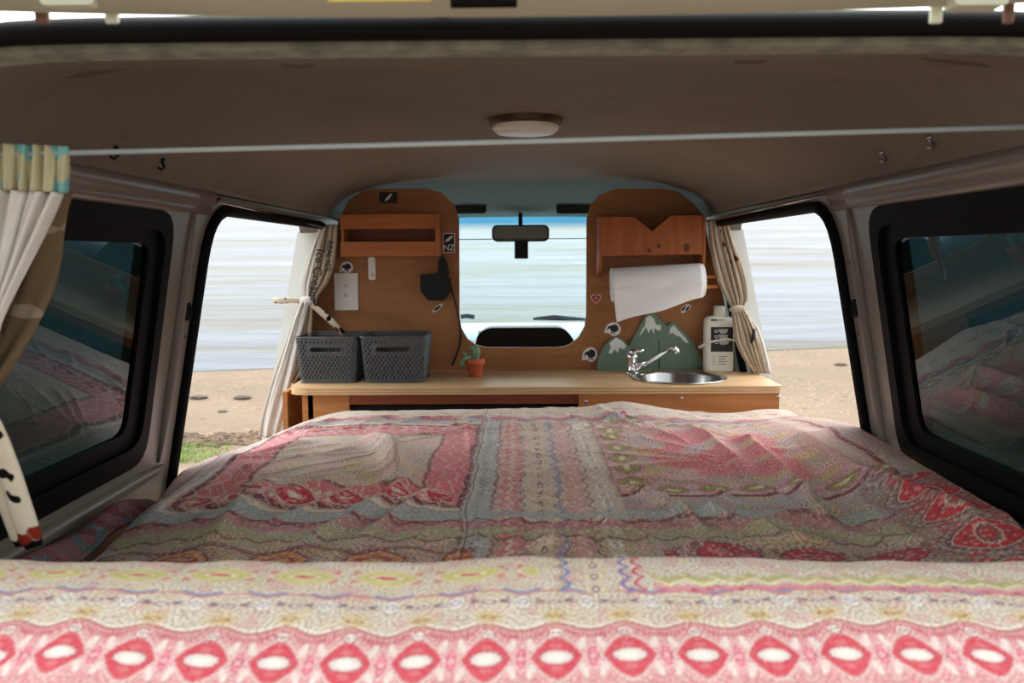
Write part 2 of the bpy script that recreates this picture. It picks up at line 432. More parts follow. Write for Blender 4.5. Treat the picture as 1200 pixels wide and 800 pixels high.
# ------------------------------------------------------------------ ground and sea (the beach slopes, the van stands nose-down on it)
SL = math.tan(R(4.2))
def gz(y): return SL * y
def sand_mat():
    M_ = Mat('wet_sand', (.2, .15, .1), .85, 0, .2)
    n = ntex(M_.oc(), .9, 6, .6); f = ntex(M_.oc(), 40, 3)
    c = ramp(n * .7 + f * .3, [(.3, lin((112, 97, 80))), (.7, lin((134, 118, 98)))])
    d, _ = vor(M_.oc(), 22); sp = ntex(M_.oc(), 1.7, 2)
    c = cmix(less(d, .16, .04) * less(.5, sp, .1), c, lin((178, 164, 146)))
    d2, _ = vor(M_.scaled(5, 9, 1), 1.0); c = cmix(less(d2, .10, .03) * .7, c, lin((70, 55, 42)))
    M_.col(c); M_.bump(ntex(M_.oc(), 12, 5), .5, .03); return M_.m
def grid(name, x0, x1, y0, y1, nx, ny, zf, mat, shore=None):
    vs = []; fs = []
    for j in range(ny + 1):
        for i in range(nx + 1):
            x = x0 + (x1 - x0) * i / nx; y = y0 + (y1 - y0) * j / ny; vs.append(Vector((x, y, zf(x, y))))
    for j in range(ny):
        for i in range(nx): a = j * (nx + 1) + i; fs.append((a, a + 1, a + nx + 2, a + nx + 1))
    return MB().add(vs, fs).build(name, mat, smooth=True)
def shore(x): return 7.55 + .16 * x + .10 * math.sin(x * 1.7) + .05 * math.sin(x * 4.1 + 1)
gr = grid('ground', -40, 40, -30, 30, 80, 60, lambda x, y: gz(y) - .02, sand_mat())
struct(gr, 'brown sandy beach sloping to the water', 'sand')
def sea_mat():
    M_ = Mat('silty_sea', (.3, .33, .34), .4, 0, .07)
    v = M_.scaled(.16, .9, 1); x, y, z = sep(M_.oc())
    a = ntex(v, 1.0, 5, .6, .6); b = ntex(M_.scaled(.07, .5, 1), 1.0, 4, .55, .4); c3 = ntex(M_.scaled(.7, 2.6, 1), 1.0, 4, .6, .5)
    far = V.m('MULTIPLY_ADD', y, 1 / 120, 0, clamp=True)
    near = ramp(b * .45 + a * .4 + c3 * .15, [(.36, lin((64, 56, 34))), (.44, lin((78, 80, 70))), (.51, lin((84, 92, 98))), (.62, lin((98, 106, 115)))])
    fa = ramp(b, [(.38, lin((70, 70, 48))), (.54, lin((64, 84, 84)))])
    c = cmix(far, near, fa)
    foam = less(.64, a * .6 + c3 * .4, .06)
    c = cmix(foam * .8, c, lin((190, 196, 200)))
    M_.col(c); M_.bump(a * .8 + c3 * .2, .7, .12); return M_.m
vs = []; fs = []
ysea = [0.0, .5, 1, 2, 3.5, 6, 10, 16, 25, 40, 65, 110, 200, 400]; nx = 60
xs = [math.copysign(abs(t) ** 1.8, t) * 260 for t in [(-1 + 2 * i / nx) for i in range(nx + 1)]]
for j, dy in enumerate(ysea):
    for x in xs:
        y = (shore(x) if abs(x) < 20 else 7.55 + .16 * max(-20, min(20, x))) + dy
        vs.append(Vector((x, y, gz(y) - (.016 if dy < .3 else .006))))
n = nx + 1
for j in range(len(ysea) - 1):
    for i in range(nx): a = j * n + i; fs.append((a, a + 1, a + n + 1, a + n))
sea = MB().add(vs, fs).build('sea', sea_mat(), smooth=True); tag(sea, 'pale silty sea with rows of low waves beyond the beach', 'sea', kind='stuff')

# ------------------------------------------------------------------ bed
Z0 = .0
def base_h(X, Y):
    """height of the duvet top relative to the eye (numpy arrays)"""
    crest = .80
    hump = -.295 - 1.35 * np.clip(crest - Y, 0, 9) ** 2 * (1 + 0.0)
    flat = -.418 + .016 * np.sin((Y - 1.1) * 2.6) + .012 * np.clip((Y - 1.5) / .6, 0, 1)
    t = np.clip((Y - crest) / .17, 0, 1); s = t * t * (3 - 2 * t)
    h = hump * (1 - s) + flat * s
    wy = np.clip((Y - 1.0) / .2, 0, 1)
    # droop to the walls on the left, raised roll of duvet on the right
    far = np.clip((Y - 1.75) / .35, 0, 1)
    h -= wy * .030 * np.clip((-X - .50 - .0 * far) / .18, 0, 1) ** 1.5
    h -= wy * far * np.where(X < 0, .055, .018) * np.clip((np.abs(X) - .40) / .30, 0, 1) ** 1.6
    roll = np.exp(-(np.minimum(X - .675, 0) / .095) ** 2)
    h += wy * .044 * roll * (1 - .6 * far)
    h -= wy * .012 * np.exp(-((X - .50) / .05) ** 2) * (1 - far)
    # rounded far end
    h -= .10 * np.clip((Y - 2.20) / .10, 0, 1) ** 2.2
    h += .006 * np.sin(X * 7 + 1.0) * np.clip((Y - 1.9) / .3, 0, 1)
    h += .018 * np.exp(-((X - .28) / .10) ** 2 - ((Y - 2.2) / .12) ** 2) + .012 * np.exp(-((X + .35) / .2) ** 2 - ((Y - 2.1) / .15) ** 2)
    return h
def folds(X, Y):
    f = np.zeros_like(X)
    mid = np.clip((Y - 1.02) / .12, 0, 1)
    rng = np.random.RandomState(5)
    def ridge(x0, y0, x1, y1, w, a, bend=0):
        L = math.hypot(x1 - x0, y1 - y0); ux, uy = (x1 - x0) / L, (y1 - y0) / L
        s = (X - x0) * ux + (Y - y0) * uy; d = -(X - x0) * uy + (Y - y0) * ux + bend * np.sin(np.clip(s / L, 0, 1) * math.pi)
        e = np.clip(np.minimum(s, L - s) / (.3 * L) + .15, 0, 1); e = e * e * (3 - 2 * e)
        return a * e * np.exp(-np.abs(d / w) ** 1.5)
    # long soft folds read off the photo (pixel -> bed plane)
    def q(px, py): 
        d = CM.to_3x3() @ Vector(((px - 600) / 1000, (400 - py) / 1000, -1)); k = -.405 / d.z; return d.x * k, d.y * k
    L = [((240, 640), (330, 560), .022, .012), ((330, 640), (500, 560), .018, .012), ((400, 640), (560, 555), .014, .010), ((470, 560), (430, 515), .022, .018),
         ((455, 520), (470, 590), .02, .014), ((150, 620), (260, 530), .03, .014), ((260, 600), (420, 560), .018, .010), ((300, 560), (250, 520), .03, .012),
         ((730, 570), (830, 620), .012, .012), ((860, 510), (980, 620), .022, .020), ((800, 500), (880, 570), .018, .012), ((930, 515), (1060, 600), .022, .014),
         ((980, 500), (1080, 560), .02, .014), ((880, 620), (990, 600), .022, .014), ((700, 480), (730, 500), .018, .010), ((640, 560), (860, 545), .02, .006),
         ((1000, 570), (1160, 640), .016, .016), ((520, 640), (640, 600), .014, .006), ((560, 600), (700, 560), .012, .005), ((620, 620), (700, 640), .014, .005),
         ((700, 600), (900, 600), .018, .006), ((780, 640), (1000, 625), .02, .008), ((540, 480), (560, 640), .006, .004), ((700, 560), (710, 640), .006, .003)]
    for (a, b, w, h) in L:
        A = q(*a); B = q(*b); f += ridge(*A, *B, w * .9, h * 1.3, bend=rng.uniform(-.02, .02)) * mid
    for _ in range(80):
        x0 = rng.uniform(-.62, .6); y0 = rng.uniform(1.05, 2.15); an = rng.uniform(.3, 1.1) if x0 < .15 else rng.uniform(1.9, 2.7); l = rng.uniform(.10, .28)
        f += ridge(x0, y0, x0 + l * math.cos(an), y0 + l * math.sin(an), rng.uniform(.006, .014), rng.uniform(.003, .009)) * mid
    for _ in range(34):            # long sharp creases
        x0 = rng.uniform(-.6, .55); y0 = rng.uniform(1.05, 1.95); an = rng.uniform(.2, .9) if x0 < .1 else rng.uniform(2.0, 2.9); l = rng.uniform(.2, .5)
        f += ridge(x0, y0, x0 + l * math.cos(an), y0 + l * math.sin(an), rng.uniform(.0035, .006), rng.uniform(.0025, .005), bend=rng.uniform(-.03, .03)) * mid
    for _ in range(14):            # gentle undulation across the hump
        x0 = rng.uniform(-.5, .5); f += ridge(x0, .56, x0 + rng.uniform(-.1, .1), .80, .03, rng.uniform(-.003, .003)) * (Y < .9)
    f *= 1 - .75 * np.clip((np.abs(X) - .48) / .16, 0, 1) * np.clip((Y - 1.35) / .3, 0, 1)
    f *= 1 - .6 * np.clip((Y - 2.05) / .12, 0, 1)
    f += .0028 * np.sin(X * 9 + .6 * np.sin(Y * 9)) * (1 - mid)
    return f
def cloth(nx, ny, x0f, x1f, y0, y1):
    u = np.linspace(0, 1, nx); ys = np.linspace(y0, y1, ny)
    U, Y = np.meshgrid(u, ys); X0 = x0f(Y); X1 = x1f(Y); X = X0 + (X1 - X0) * U
    return X, Y
def xl(Y): return -.650 - .055 * np.clip((Y - 1.45) / .25, 0, 1) + .01 * np.sin(Y * 7) + .05 * np.clip((Y - 2.0) / .3, 0, 1) + .03 * (1 - np.clip((Y - .8) / .3, 0, 1)) * 0
def xr(Y): return .692 + .012 * np.clip((Y - .9) / .2, 0, 1) - .0 * Y + .0 * np.clip((Y - 2.0) / .3, 0, 1)
def hsh(ix, iy, k):
    h = (ix.astype(np.int64) * 374761393 + iy.astype(np.int64) * 668265263 + k * 974634777) & 0xffffffff
    h = ((h ^ (h >> 13)) * 1274126177) & 0xffffffff
    return ((h ^ (h >> 16)) & 0xffffff) / float(0xffffff)
def vnoise(x, y, k=0):
    ix = np.floor(x); iy = np.floor(y); fx = x - ix; fy = y - iy; fx = fx * fx * (3 - 2 * fx); fy = fy * fy * (3 - 2 * fy)
    return (hsh(ix, iy, k) * (1 - fx) + hsh(ix + 1, iy, k) * fx) * (1 - fy) + (hsh(ix, iy + 1, k) * (1 - fx) + hsh(ix + 1, iy + 1, k) * fx) * fy
def fbm(x, y, k=0, oct_=3):
    r = 0; a = .5; t = 0
    for o_ in range(oct_): r = r + a * vnoise(x * 2 ** o_, y * 2 ** o_, k + o_ * 7); t += a; a *= .5
    return r / t
def nvor(x, y, k=0, mirror=False):
    ix = np.floor(x); iy = np.floor(y); best = np.full(x.shape, 9.0); cx = np.zeros_like(x); cy = np.zeros_like(x)
    for dx in (-1, 0, 1):
        for dy in (-1, 0, 1):
            jx = ix + dx; jy = iy + dy; d = np.hypot(jx + .15 + .7 * hsh(jx, jy, k) - x, jy + .15 + .7 * hsh(jx, jy, k + 3) - y)
            m = d < best; best = np.where(m, d, best); cx = np.where(m, jx, cx); cy = np.where(m, jy, cy)
    return best, hsh(cx, cy, k + 11), hsh(cx, cy, k + 17), hsh(cx, cy, k + 23)
ys_ = np.concatenate([np.arange(.50, .86, .00135), np.linspace(.863, 1.06, 30), np.arange(1.063, 2.316, .0021)])
NXD = 1080
U_, Y = np.meshgrid(np.linspace(0, 1, NXD), ys_); X = xl(Y) + (xr(Y) - xl(Y)) * U_
H = base_h(X, Y) + folds(X, Y)
H -= .03 * np.clip(1 - (X - xl(Y)) / .03, 0, 1) ** 2 + .012 * np.clip(1 - (xr(Y) - X) / .015, 0, 1) ** 2
H -= .06 * np.clip(1 - (Y - .50) / .06, 0, 1) ** 2
H += (fbm(X * 11, Y * 11, 40, 3) - .5) * .008 + (fbm(X * 45, Y * 45, 60, 2) - .5) * .0016
ny, nx = X.shape
yy = Y[:, 0]; hh = base_h(np.zeros_like(yy), yy); ds = np.sqrt(np.diff(yy) ** 2 + np.diff(hh) ** 2); arc = np.concatenate([[0], np.cumsum(ds)])
arc = arc - arc[np.argmin(abs(yy - 1.10))] + 1.10
def vpx_h(py):                 # image row -> cloth v on the hump, from its own profile
    d = CM.to_3x3() @ Vector((0, (400 - py) / 1000, -1)); sl = -d.z / d.y
    z = base_h(np.zeros_like(yy), yy); k = np.where((yy > .5) & (yy < .95) & (-z / yy <= sl))[0]
    return float(arc[k[0]]) if len(k) else float(np.interp(.82, yy, arc))
HPER = .0575; HOFF = .0
def duvet_colours(u0, v0):
    vabs = np.abs; vsin = np.sin; vcos = np.cos; vmin = np.minimum; vmax = np.maximum; vsqrt = np.sqrt
    vfract = lambda a: a - np.floor(a)
    less = lambda a, b, soft: np.clip((b - a) / soft + .5, 0, 1)
    inside = lambda x, lo, hi, soft: less(lo, x, soft) * less(x, hi, soft)
    def cmix(f, a, b):
        f = np.asarray(f)[..., None] if np.ndim(f) else f
        return np.asarray(a, dtype=np.float32) * (1 - f) + np.asarray(b, dtype=np.float32) * f
    w1 = fbm(u0 * 9, v0 * 9, 1); w2 = fbm(u0 * 9, v0 * 9, 2)
    wk = .006 + .010 * np.clip((v0 - 1.04) / .02, 0, 1); u = u0 + (w1 - .5) * wk; v = v0 + (w2 - .5) * wk
    # --- palette (printed cotton)
    cream = lin((226, 214, 198)); blush = lin((222, 190, 184)); pink = lin((214, 112, 128)); red = lin((186, 44, 66)); wine = lin((98, 30, 52))
    grey = lin((160, 172, 174)); slate = lin((104, 128, 140)); olive = lin((140, 138, 84)); lime = lin((188, 184, 108)); yellow = lin((222, 196, 130)); orange = lin((206, 128, 84))
    plum = lin((112, 84, 120)); blue = lin((108, 124, 172)); white = lin((236, 232, 224)); brown = lin((96, 66, 56)); sage = lin((150, 164, 140))
    # --- paisley filler: contour lines round scattered seeds
    wu = u + (fbm(u0 * 30, v0 * 30, 5) - .5) * .012; wv = v + (fbm(u0 * 30, v0 * 30, 6) - .5) * .012
    d1, r1, g1, b1 = nvor(wu * 26, wv * 26, 7); d2, r2, g2, b2 = nvor(wu * 75, wv * 75, 9)
    lines = less(vabs(vfract(d1 * 5.5) - .5), .13, .06)
    dots = less(d2, .26, .06)
    # --- zones
    def rect(cx, cy, hx, hy): return vmax(vabs(u - cx) / hx, vabs(v - cy) / hy)     # <1 inside
    PL = rect(-.335, 1.665, .245, .31); PR = rect(.40, 1.72, .235, .30)
    mid = less(1.04, v, .01)
    c = cmix(r1, cream, blush)
    c = cmix(less(g1, .3, .05) * .5, c, grey); c = cmix(less(.80, g1, .05) * .5, c, sage); c = cmix(inside(b1, .2, .4, .05) * .5, c, lin((222, 150, 158))); c = cmix(less(.85, b1, .05) * .7, c, yellow)
    # front of mid bed: greyer, greener bands
    fz = less(v, 1.36, .03) * mid
    c = cmix(fz * .55, c, cmix(r1, sage, lin((168, 160, 140))))
    c = cmix(lines * .8, c, cmix(g1, wine, cmix(b1, olive, brown)))
    c = cmix(dots * .5, c, cmix(less(r2, .5, .1), pink, plum))
    # wavy horizontal bands
    def band(y, w, colr, k=1.0, wob=.006, per=.07, x0=None, x1=None):
        nonlocal c
        m = less(vabs(v - y + vsin(u * (2 * math.pi / per)) * wob), w, .003) * k
        if x0 is not None: m = m * inside(u, x0, x1, .01)
        c = cmix(m, c, colr)
    def vband(x, w, colr, k=1.0, wob=.004, per=.05, y0=1.05, y1=2.3):
        nonlocal c
        m = less(vabs(u - x + vsin(v * (2 * math.pi / per)) * wob), w, .003) * k * inside(v, y0, y1, .01)
        c = cmix(m, c, colr)
    # medallion row: ovals of three rings, dotted rim, dark tips
    def row(y, per, hx, hy, cols, x0, x1, k=1.0, off=0.0, vert=False, dots_c=None, p=1.6, lens=False):
        nonlocal c
        a, b = (v, u) if vert else (u, v)
        if vert: sel = np.where((a > x0 - .01) & (a < x1 + .01) & (np.abs(b - y) < hy * 2.2))
        else: sel = np.where((np.abs(b - y) < hy * 2.2) & (a > x0 - .01) & (a < x1 + .01))
        if not len(sel[0]): return
        A = a[sel]; B = b[sel]; cc = c[sel] if np.ndim(c) == 3 else c
        al = (vfract((A + off) / per) - .5) * per; ac = B - y
        r = (vabs(al / hx) ** p + vabs(ac / hy) ** p) ** (1 / p)
        if lens: r = vabs(ac / hy) + np.abs(al / hx) ** 1.8
        ang = np.arctan2(ac / hy, al / hx)
        m = inside(A, x0, x1, .005) * k
        # dark corner leaves between the ovals
        tips = less(vabs(vabs(al / hx) - .92), .22, .05) * less(vabs(vabs(ac / hy) - .62), .30, .05) * less(1.12, r, .05) * less(vabs(ac / hy) * .6, vabs(al / hx) - .45, .1)
        cc = cmix(tips * m * .8, cc, cols[-1])
        # lacy outlines following the oval
        for rad, cl, kk in ((1.62, cols[1], .45), (1.44, cols[0], .7), (1.28, dots_c if dots_c is not None else wine, .35), (1.20, cols[0], .8)):
            cc = cmix(less(r, rad, .05) * less(rad - .12, r, .05) * less(-.2, vsin(ang * 30 + rad * 9), .9) * m * kk, cc, cl)
        cc = cmix(less(r, 1.06, .05) * m, cc, cols[0]); cc = cmix(less(r, .94, .05) * m, cc, cols[1])
        cc = cmix(less(vabs(r - .97), .025, .03) * m * .8, cc, dots_c if dots_c is not None else wine)
        ri = vsqrt((al / (hx * .60)) ** 2 + (ac / (hy * .30)) ** 2) + vsin(ang * 22) * .07
        cc = cmix(less(ri, 1.18, .08) * m * .8, cc, dots_c if dots_c is not None else wine)
        cc = cmix(less(ri, 1.0, .08) * m, cc, cols[2]); cc = cmix(less(ri, .6, .1) * m, cc, cols[3] if len(cols) > 3 else cols[0])
        # little sprig above and below the heart
        sp1 = less(vsqrt((al / hx) ** 2 * 9 + (vabs(ac / hy) - .52) ** 2 * 30), .7, .2) * less(r, .9, .05); cc = cmix(sp1 * m * (.15 if lens else .5), cc, cols[0])
        c[sel] = cc
    # ---------- left square: rose frame round a cream middle
    fr = inside(PL, .66, 1.0, .02); c = cmix(fr * .74, c, cmix(dots, pink, lin((204, 84, 104))))
    c = cmix(inside(PL, .95, 1.0, .015), c, wine); c = cmix(inside(PL, .64, .67, .015) * .8, c, wine)
    c = cmix(fr * less(vabs(vsin(u * 120 + vsin(v * 60) * 1.5)), .25, .1) * .5, c, cream)
    c = cmix(less(PL, .64, .02) * .35, c, cream)
    row(1.40, .085, .033, .026, [cream, red, pink, cream], -.56, -.11); row(1.93, .085, .03, .024, [blush, red, pink, cream], -.56, -.11)
    c = cmix(inside(PL, 1.02, 1.2, .02) * .4, c, cmix(dots, grey, slate)); c = cmix(inside(PL, 1.19, 1.22, .02), c, lin((150, 70, 84)))
    c = cmix(inside(PL, 1.02, 1.05, .01) * .8, c, cream)
    # ---------- right square: green ovals round a rose cloud
    c = cmix(inside(PR, .78, 1.0, .02) * .75, c, lin((206, 170, 172)))
    c = cmix(less(PR, .62, .12) * (less(.42, fbm(u0 * 16, v0 * 16, 8), .1) * .75), c, cmix(lines, pink, red))
    c = cmix(inside(PR, .99, 1.03, .015), c, wine)
    row(1.455, .075, .030, .024, [lin((196, 132, 148)), olive, lime, cream], .18, .64); row(1.985, .075, .030, .02, [lin((196, 132, 148)), olive, lime, cream], .18, .64)
    row(.200, .085, .032, .028, [lin((196, 132, 148)), olive, lime, cream], 1.42, 2.02, vert=True)
    c = cmix(inside(PR, 1.05, 1.2, .02) * .4, c, grey)
    # ---------- centre columns
    vb = inside(u, -.095, .165, .006) * inside(v, 1.28, 2.12, .02)
    c = cmix(vb * .6, c, cream)
    vband(-.070, .022, grey, .6); vband(-.070, .0025, slate, .7, .004, .016); vband(-.094, .003, wine, .7, .002, .03); vband(-.046, .003, wine, .7, .002, .03)
    vband(-.018, .017, lin((200, 110, 124)), .65); vband(-.018, .0035, cream, .8, .005, .028); vband(.002, .002, plum, .7, .004, .028)
    row(.033, .05, .018, .015, [cream, lin((210, 190, 160)), plum, cream], 1.06, 2.3, k=.85, vert=True)
    vband(.062, .003, blue, .75, .006, .05); vband(.069, .002, plum, .7, .006, .05); vband(.092, .014, lin((204, 144, 150)), .6); vband(.092, .003, cream, .6, .005, .03); vband(.112, .002, wine, .7, .004, .04)
    row(.138, .045, .014, .012, [cream, white, slate, white], 1.06, 2.3, k=.8, vert=True)
    # ---------- far border
    fb = less(2.07, v, .01); c = cmix(fb * .75, c, cream); row(2.125, .055, .018, .016, [cream, lin((214, 196, 176)), plum, cream], -.7, .7, k=.8)
    c = cmix(fb * less(d2, .2, .05) * .7, c, brown)
    band(2.045, .012, lin((184, 84, 100)), .85, .012, .08); band(2.030, .005, plum, .9, .012, .08); band(2.01, .010, grey, .7)
    # ---------- bands in front of the squares
    band(1.315, .018, grey, .7, .004); band(1.285, .005, wine, .8, .006, .05); band(1.268, .012, lin((176, 120, 126)), .7, .004, .04)
    band(1.235, .012, lin((158, 158, 126)), .75, .008, .10); band(1.215, .004, brown, .8, .006, .05)
    row(1.140, .135, .040, .034, [wine, lin((196, 140, 96)), lin((160, 50, 60)), lin((190, 150, 110))], -.7, -.07, k=.95)
    row(1.150, .115, .045, .026, [wine, lin((168, 50, 72)), lin((196, 120, 130)), wine], .20, .70, k=.9)
    band(1.175, .006, wine, .7, .012, .135, -.7, -.07); band(1.100, .004, plum, .8, .010, .067)
    # ---------- right-hand roll: big red paisleys on a dark ground, ribs further on
    rz = less(.565, u, .01) * mid
    c = cmix(rz * less(v, 1.42, .04) * .55, c, lin((120, 104, 100)))
    row(.645, .085, .034, .052, [wine, lin((188, 48, 66)), lin((120, 60, 66)), red], 1.05, 1.40, k=.95, vert=True, dots_c=cream)
    c = cmix(rz * less(1.5, v, .04) * less(vabs(vsin(v * 210)), .5, .2) * .6, c, lin((178, 110, 92)))
    c = cmix(rz * less(1.5, v, .04) * inside(u, .60, .625, .01) * .5, c, cream)
    # ---------- the hump by the tailgate
    hz = less(v, vpx_h(651) + .02, .004)
    hc = cmix(r1, lin((226, 218, 202)), lin((216, 209, 190))); 
    fineln = less(vabs(vfract(d2 * 3.0) - .5), .12, .06)
    hc = cmix(fineln * .6, hc, lin((150, 110, 110))); hc = cmix(less(g2, .25, .05) * .3, hc, pink); hc = cmix(inside(g2, .3, .5, .05) * .22, hc, yellow)
    c = cmix(hz, c, hc)
    P = HPER
    yb = vpx_h(735)            # start of the rose border
    wave = vcos((u / P) * 2 * math.pi) * .0045
    m_ = hz * less(v + wave, yb, .002)
    rose = cmix(dots * .5, lin((218, 160, 162)), lin((218, 194, 184)))
    rose = cmix(less(vabs(vfract(d2 * 4 + .2) - .5), .14, .06) * .55, rose, lin((206, 110, 124)))
    c = cmix(m_, c, rose)
    c = cmix(hz * less(vabs(v + wave - yb), .0016, .001), c, lin((190, 120, 110)))
    c = cmix(hz * less(vabs(v + wave - yb - .0035), .0012, .001), c, white)
    c = cmix(hz * less(vabs(v + wave * .8 - yb + .008), .0028, .001) * less(0, vsin(u * (2 * math.pi * 16 / P)), .6), c, lin((200, 92, 108)))
    yr = vpx_h(771)
    sub = c
    row(yr, P, P * .37, .023, [lin((232, 206, 200)), lin((210, 76, 92)), lin((226, 214, 208)), lin((236, 232, 226))], -.7, .7, off=HOFF, dots_c=lin((176, 84, 96)), lens=True)
    row(yr - .001, P, P * .085, .012, [lin((232, 206, 200)), lin((226, 120, 142)), lin((236, 170, 180)), lin((236, 170, 180))], -.7, .7, off=HOFF + P / 2)
    row(yb - .0065, P, P * .10, .0055, [lin((214, 90, 104)), white, lin((196, 160, 160)), white], -.7, .7, off=HOFF + P * 0)
    # cream / yellow lace row
    y2 = vpx_h(706)
    row(y2, P, P * .14, .010, [lin((206, 200, 180)), white, lin((196, 190, 210)), white], -.7, .7, off=HOFF + P * .5, k=.9, dots_c=brown)
    row(y2 - .001, P, P * .18, .009, [lin((226, 204, 150)), lin((214, 206, 196)), lin((170, 140, 160)), cream], -.7, .7, off=HOFF, k=.85, dots_c=plum)
    row(vpx_h(722), P, P * .18, .0075, [lin((228, 216, 180)), lin((216, 190, 140)), lin((180, 150, 100)), yellow], -.7, .7, off=HOFF, k=.9)
    for sg in (-1, 1):         # little crossed plum leaves
        al = (vfract((u + HOFF + P * .5) / P) - .5) * P; ac = v - y2 + .001
        dline = vabs(ac + vabs(al) * .45 * 1.0 - .010 * 1.0) if sg > 0 else vabs(ac - vabs(al) * .3 + .004)
        c = cmix(hz * less(dline, .0016, .001) * inside(vabs(al), P * .20, P * .34, .002) * .8, c, plum)
    # beads and lace all over the hump
    bx = vfract(u / .0062) - .5; by = vfract((v + .0016 * vsin(u * 220)) / .0062) - .5; bead = less(np.hypot(bx, by), .22, .12)
    c = cmix(hz * less(yb, v, .002) * bead * less(vfract(d2 * 2.3), .55, .2) * .5, c, white)
    c = cmix(hz * less(vabs(vfract(d1 * 7) - .5), .10, .05) * .5 * less(vabs(v - yr), .2, .01) * (1 - less(vabs(v - yr), .02, .004)), c, lin((146, 98, 96)))
    # blue scallops
    y3 = vpx_h(690)
    sc = vabs(vcos((u + HOFF) / P * math.pi)) ** 4 * .006
    c = cmix(hz * inside(v + sc, y3 - .0035, y3, .001) * less(.55, vabs(vcos((u + HOFF) / P * math.pi)), .1), c, lin((130, 140, 186)))
    c = cmix(hz * less(vabs(v + sc - y3 + .005), .001, .001), c, lin((206, 110, 100)))
    # left: yellow-green ovals; right: olive zigzag and rose lines; centre: upright blue waves
    lft = (-.7, .015); rgt = (.12, .7)
    row(vpx_h(672), P * 1.35, P * .50, .014, [lin((226, 212, 190)), lin((206, 202, 130)), lin((228, 220, 190)), lin((206, 90, 84))], *lft, off=HOFF + .01, dots_c=lin((190, 150, 90)))
    row(vpx_h(656), P * .8, P * .22, .010, [lin((232, 214, 200)), lin((224, 150, 150)), cream, pink], *lft, off=.02, k=.8)
    zig = vabs(vfract(u / .030) - .5) * .018
    y4 = vpx_h(684)
    c = cmix(hz * inside(v - zig, y4 - .003, y4 + .007, .001) * less(rgt[0], u, .004) * .8, c, cmix(dots, lin((176, 170, 112)), lin((206, 200, 150))))
    c = cmix(hz * less(vabs(v - zig - y4 + .005), .0012, .001) * less(rgt[0], u, .004), c, lin((232, 222, 160)))
    c = cmix(hz * inside(v - zig * .4, y4 - .016, y4 - .008, .001) * less(rgt[0], u, .004) * .8, c, cmix(dots, lin((216, 130, 146)), lin((190, 70, 90))))
    c = cmix(hz * less(vabs(v - vpx_h(656) + vsin(u * 90) * .002), .005, .002) * less(rgt[0], u, .004) * .8, c, lin((210, 110, 122)))
    colz = hz * less(vpx_h(697), v, .002)
    for x_, a_, k_, cc in ((.035, .008, .0022, lin((120, 132, 180))), (.100, -.008, .0022, lin((140, 120, 176))), (.112, -.008, .0020, lin((206, 90, 110))), (.030, .008, .0014, lin((190, 160, 130)))):
        c = cmix(colz * less(vabs(u - x_ - vabs(vsin(v * 150)) * a_), k_, .001), c, cc)
    row(.067, .022, .008, .012, [cream, lin((222, 206, 170)), lin((150, 120, 150)), cream], vpx_h(697), vpx_h(651) + .02, vert=True, k=.9)
    ln2 = less(vabs(vfract(d1 * 9) - .5), .10, .06) * mid
    c = cmix(ln2 * .5, c, cmix(less(g2, .5, .1), wine, brown)); c = cmix(less(d2, .20, .06) * mid * .35, c, cream); c = cmix(inside(d2, .42, .5, .05) * mid * .28, c, lin((120, 70, 84)))
    c = np.clip(c.mean(-1, keepdims=True) + (c - c.mean(-1, keepdims=True)) * (1 + .30 * mid[..., None]), 0, 1); c = cmix(mid * (.05 + .12 * np.clip((v - 1.5) / .4, 0, 1)), c, lin((236, 228, 220)))  # pale wash, stronger at the far end: door light painted into the cloth
    # seam lines
    c = cmix(less(vabs(u + .085 + (v - 1.3) * .0), .0012, .001) * mid * .8, c, brown)
    return c
Vv = np.repeat(arc, nx).reshape(ny, nx)
colr = duvet_colours(X, Vv).reshape(-1, 3).astype(np.float32)
verts = np.stack([X, Y, H + E], -1).reshape(-1, 3).astype(np.float32)
idx = np.arange(nx * ny, dtype=np.int32).reshape(ny, nx)
faces = np.stack([idx[:-1, :-1], idx[:-1, 1:], idx[1:, 1:], idx[1:, :-1]], -1).reshape(-1, 4)
me = bpy.data.meshes.new('duvet'); me.vertices.add(len(verts)); me.vertices.foreach_set('co', verts.ravel())
me.loops.add(faces.size); me.loops.foreach_set('vertex_index', faces.ravel())
me.polygons.add(len(faces)); me.polygons.foreach_set('loop_start', np.arange(0, faces.size, 4, dtype=np.int32))
me.polygons.foreach_set('use_smooth', np.ones(len(faces), dtype=bool)); me.update()
ca_ = me.color_attributes.new('printed_pattern', 'FLOAT_COLOR', 'POINT')
ca_.data.foreach_set('color', np.concatenate([colr, np.ones((len(colr), 1), np.float32)], 1).ravel())
DM = Mat('paisley_cotton', (.6, .5, .45), .9, 0, .15); an = DM.nt.nodes.new('ShaderNodeAttribute'); an.attribute_name = 'printed_pattern'
wn = ntex(DM.oc(), 260, 2)
DM.col(cmix(V.m('MULTIPLY_ADD', wn, .4, -.14, clamp=True), an.outputs['Color'], lin((214, 204, 192))))
DM.bump(ntex(DM.oc(), 700, 2) * .4 + ntex(DM.oc(), 70, 4) * 1.3, .22, .003)
M_duvet = DM.m
duvet = link('duvet', me, M_duvet)
tag(duvet, 'rumpled cotton duvet in pink, red and cream paisley spread over the whole bed', 'duvet')
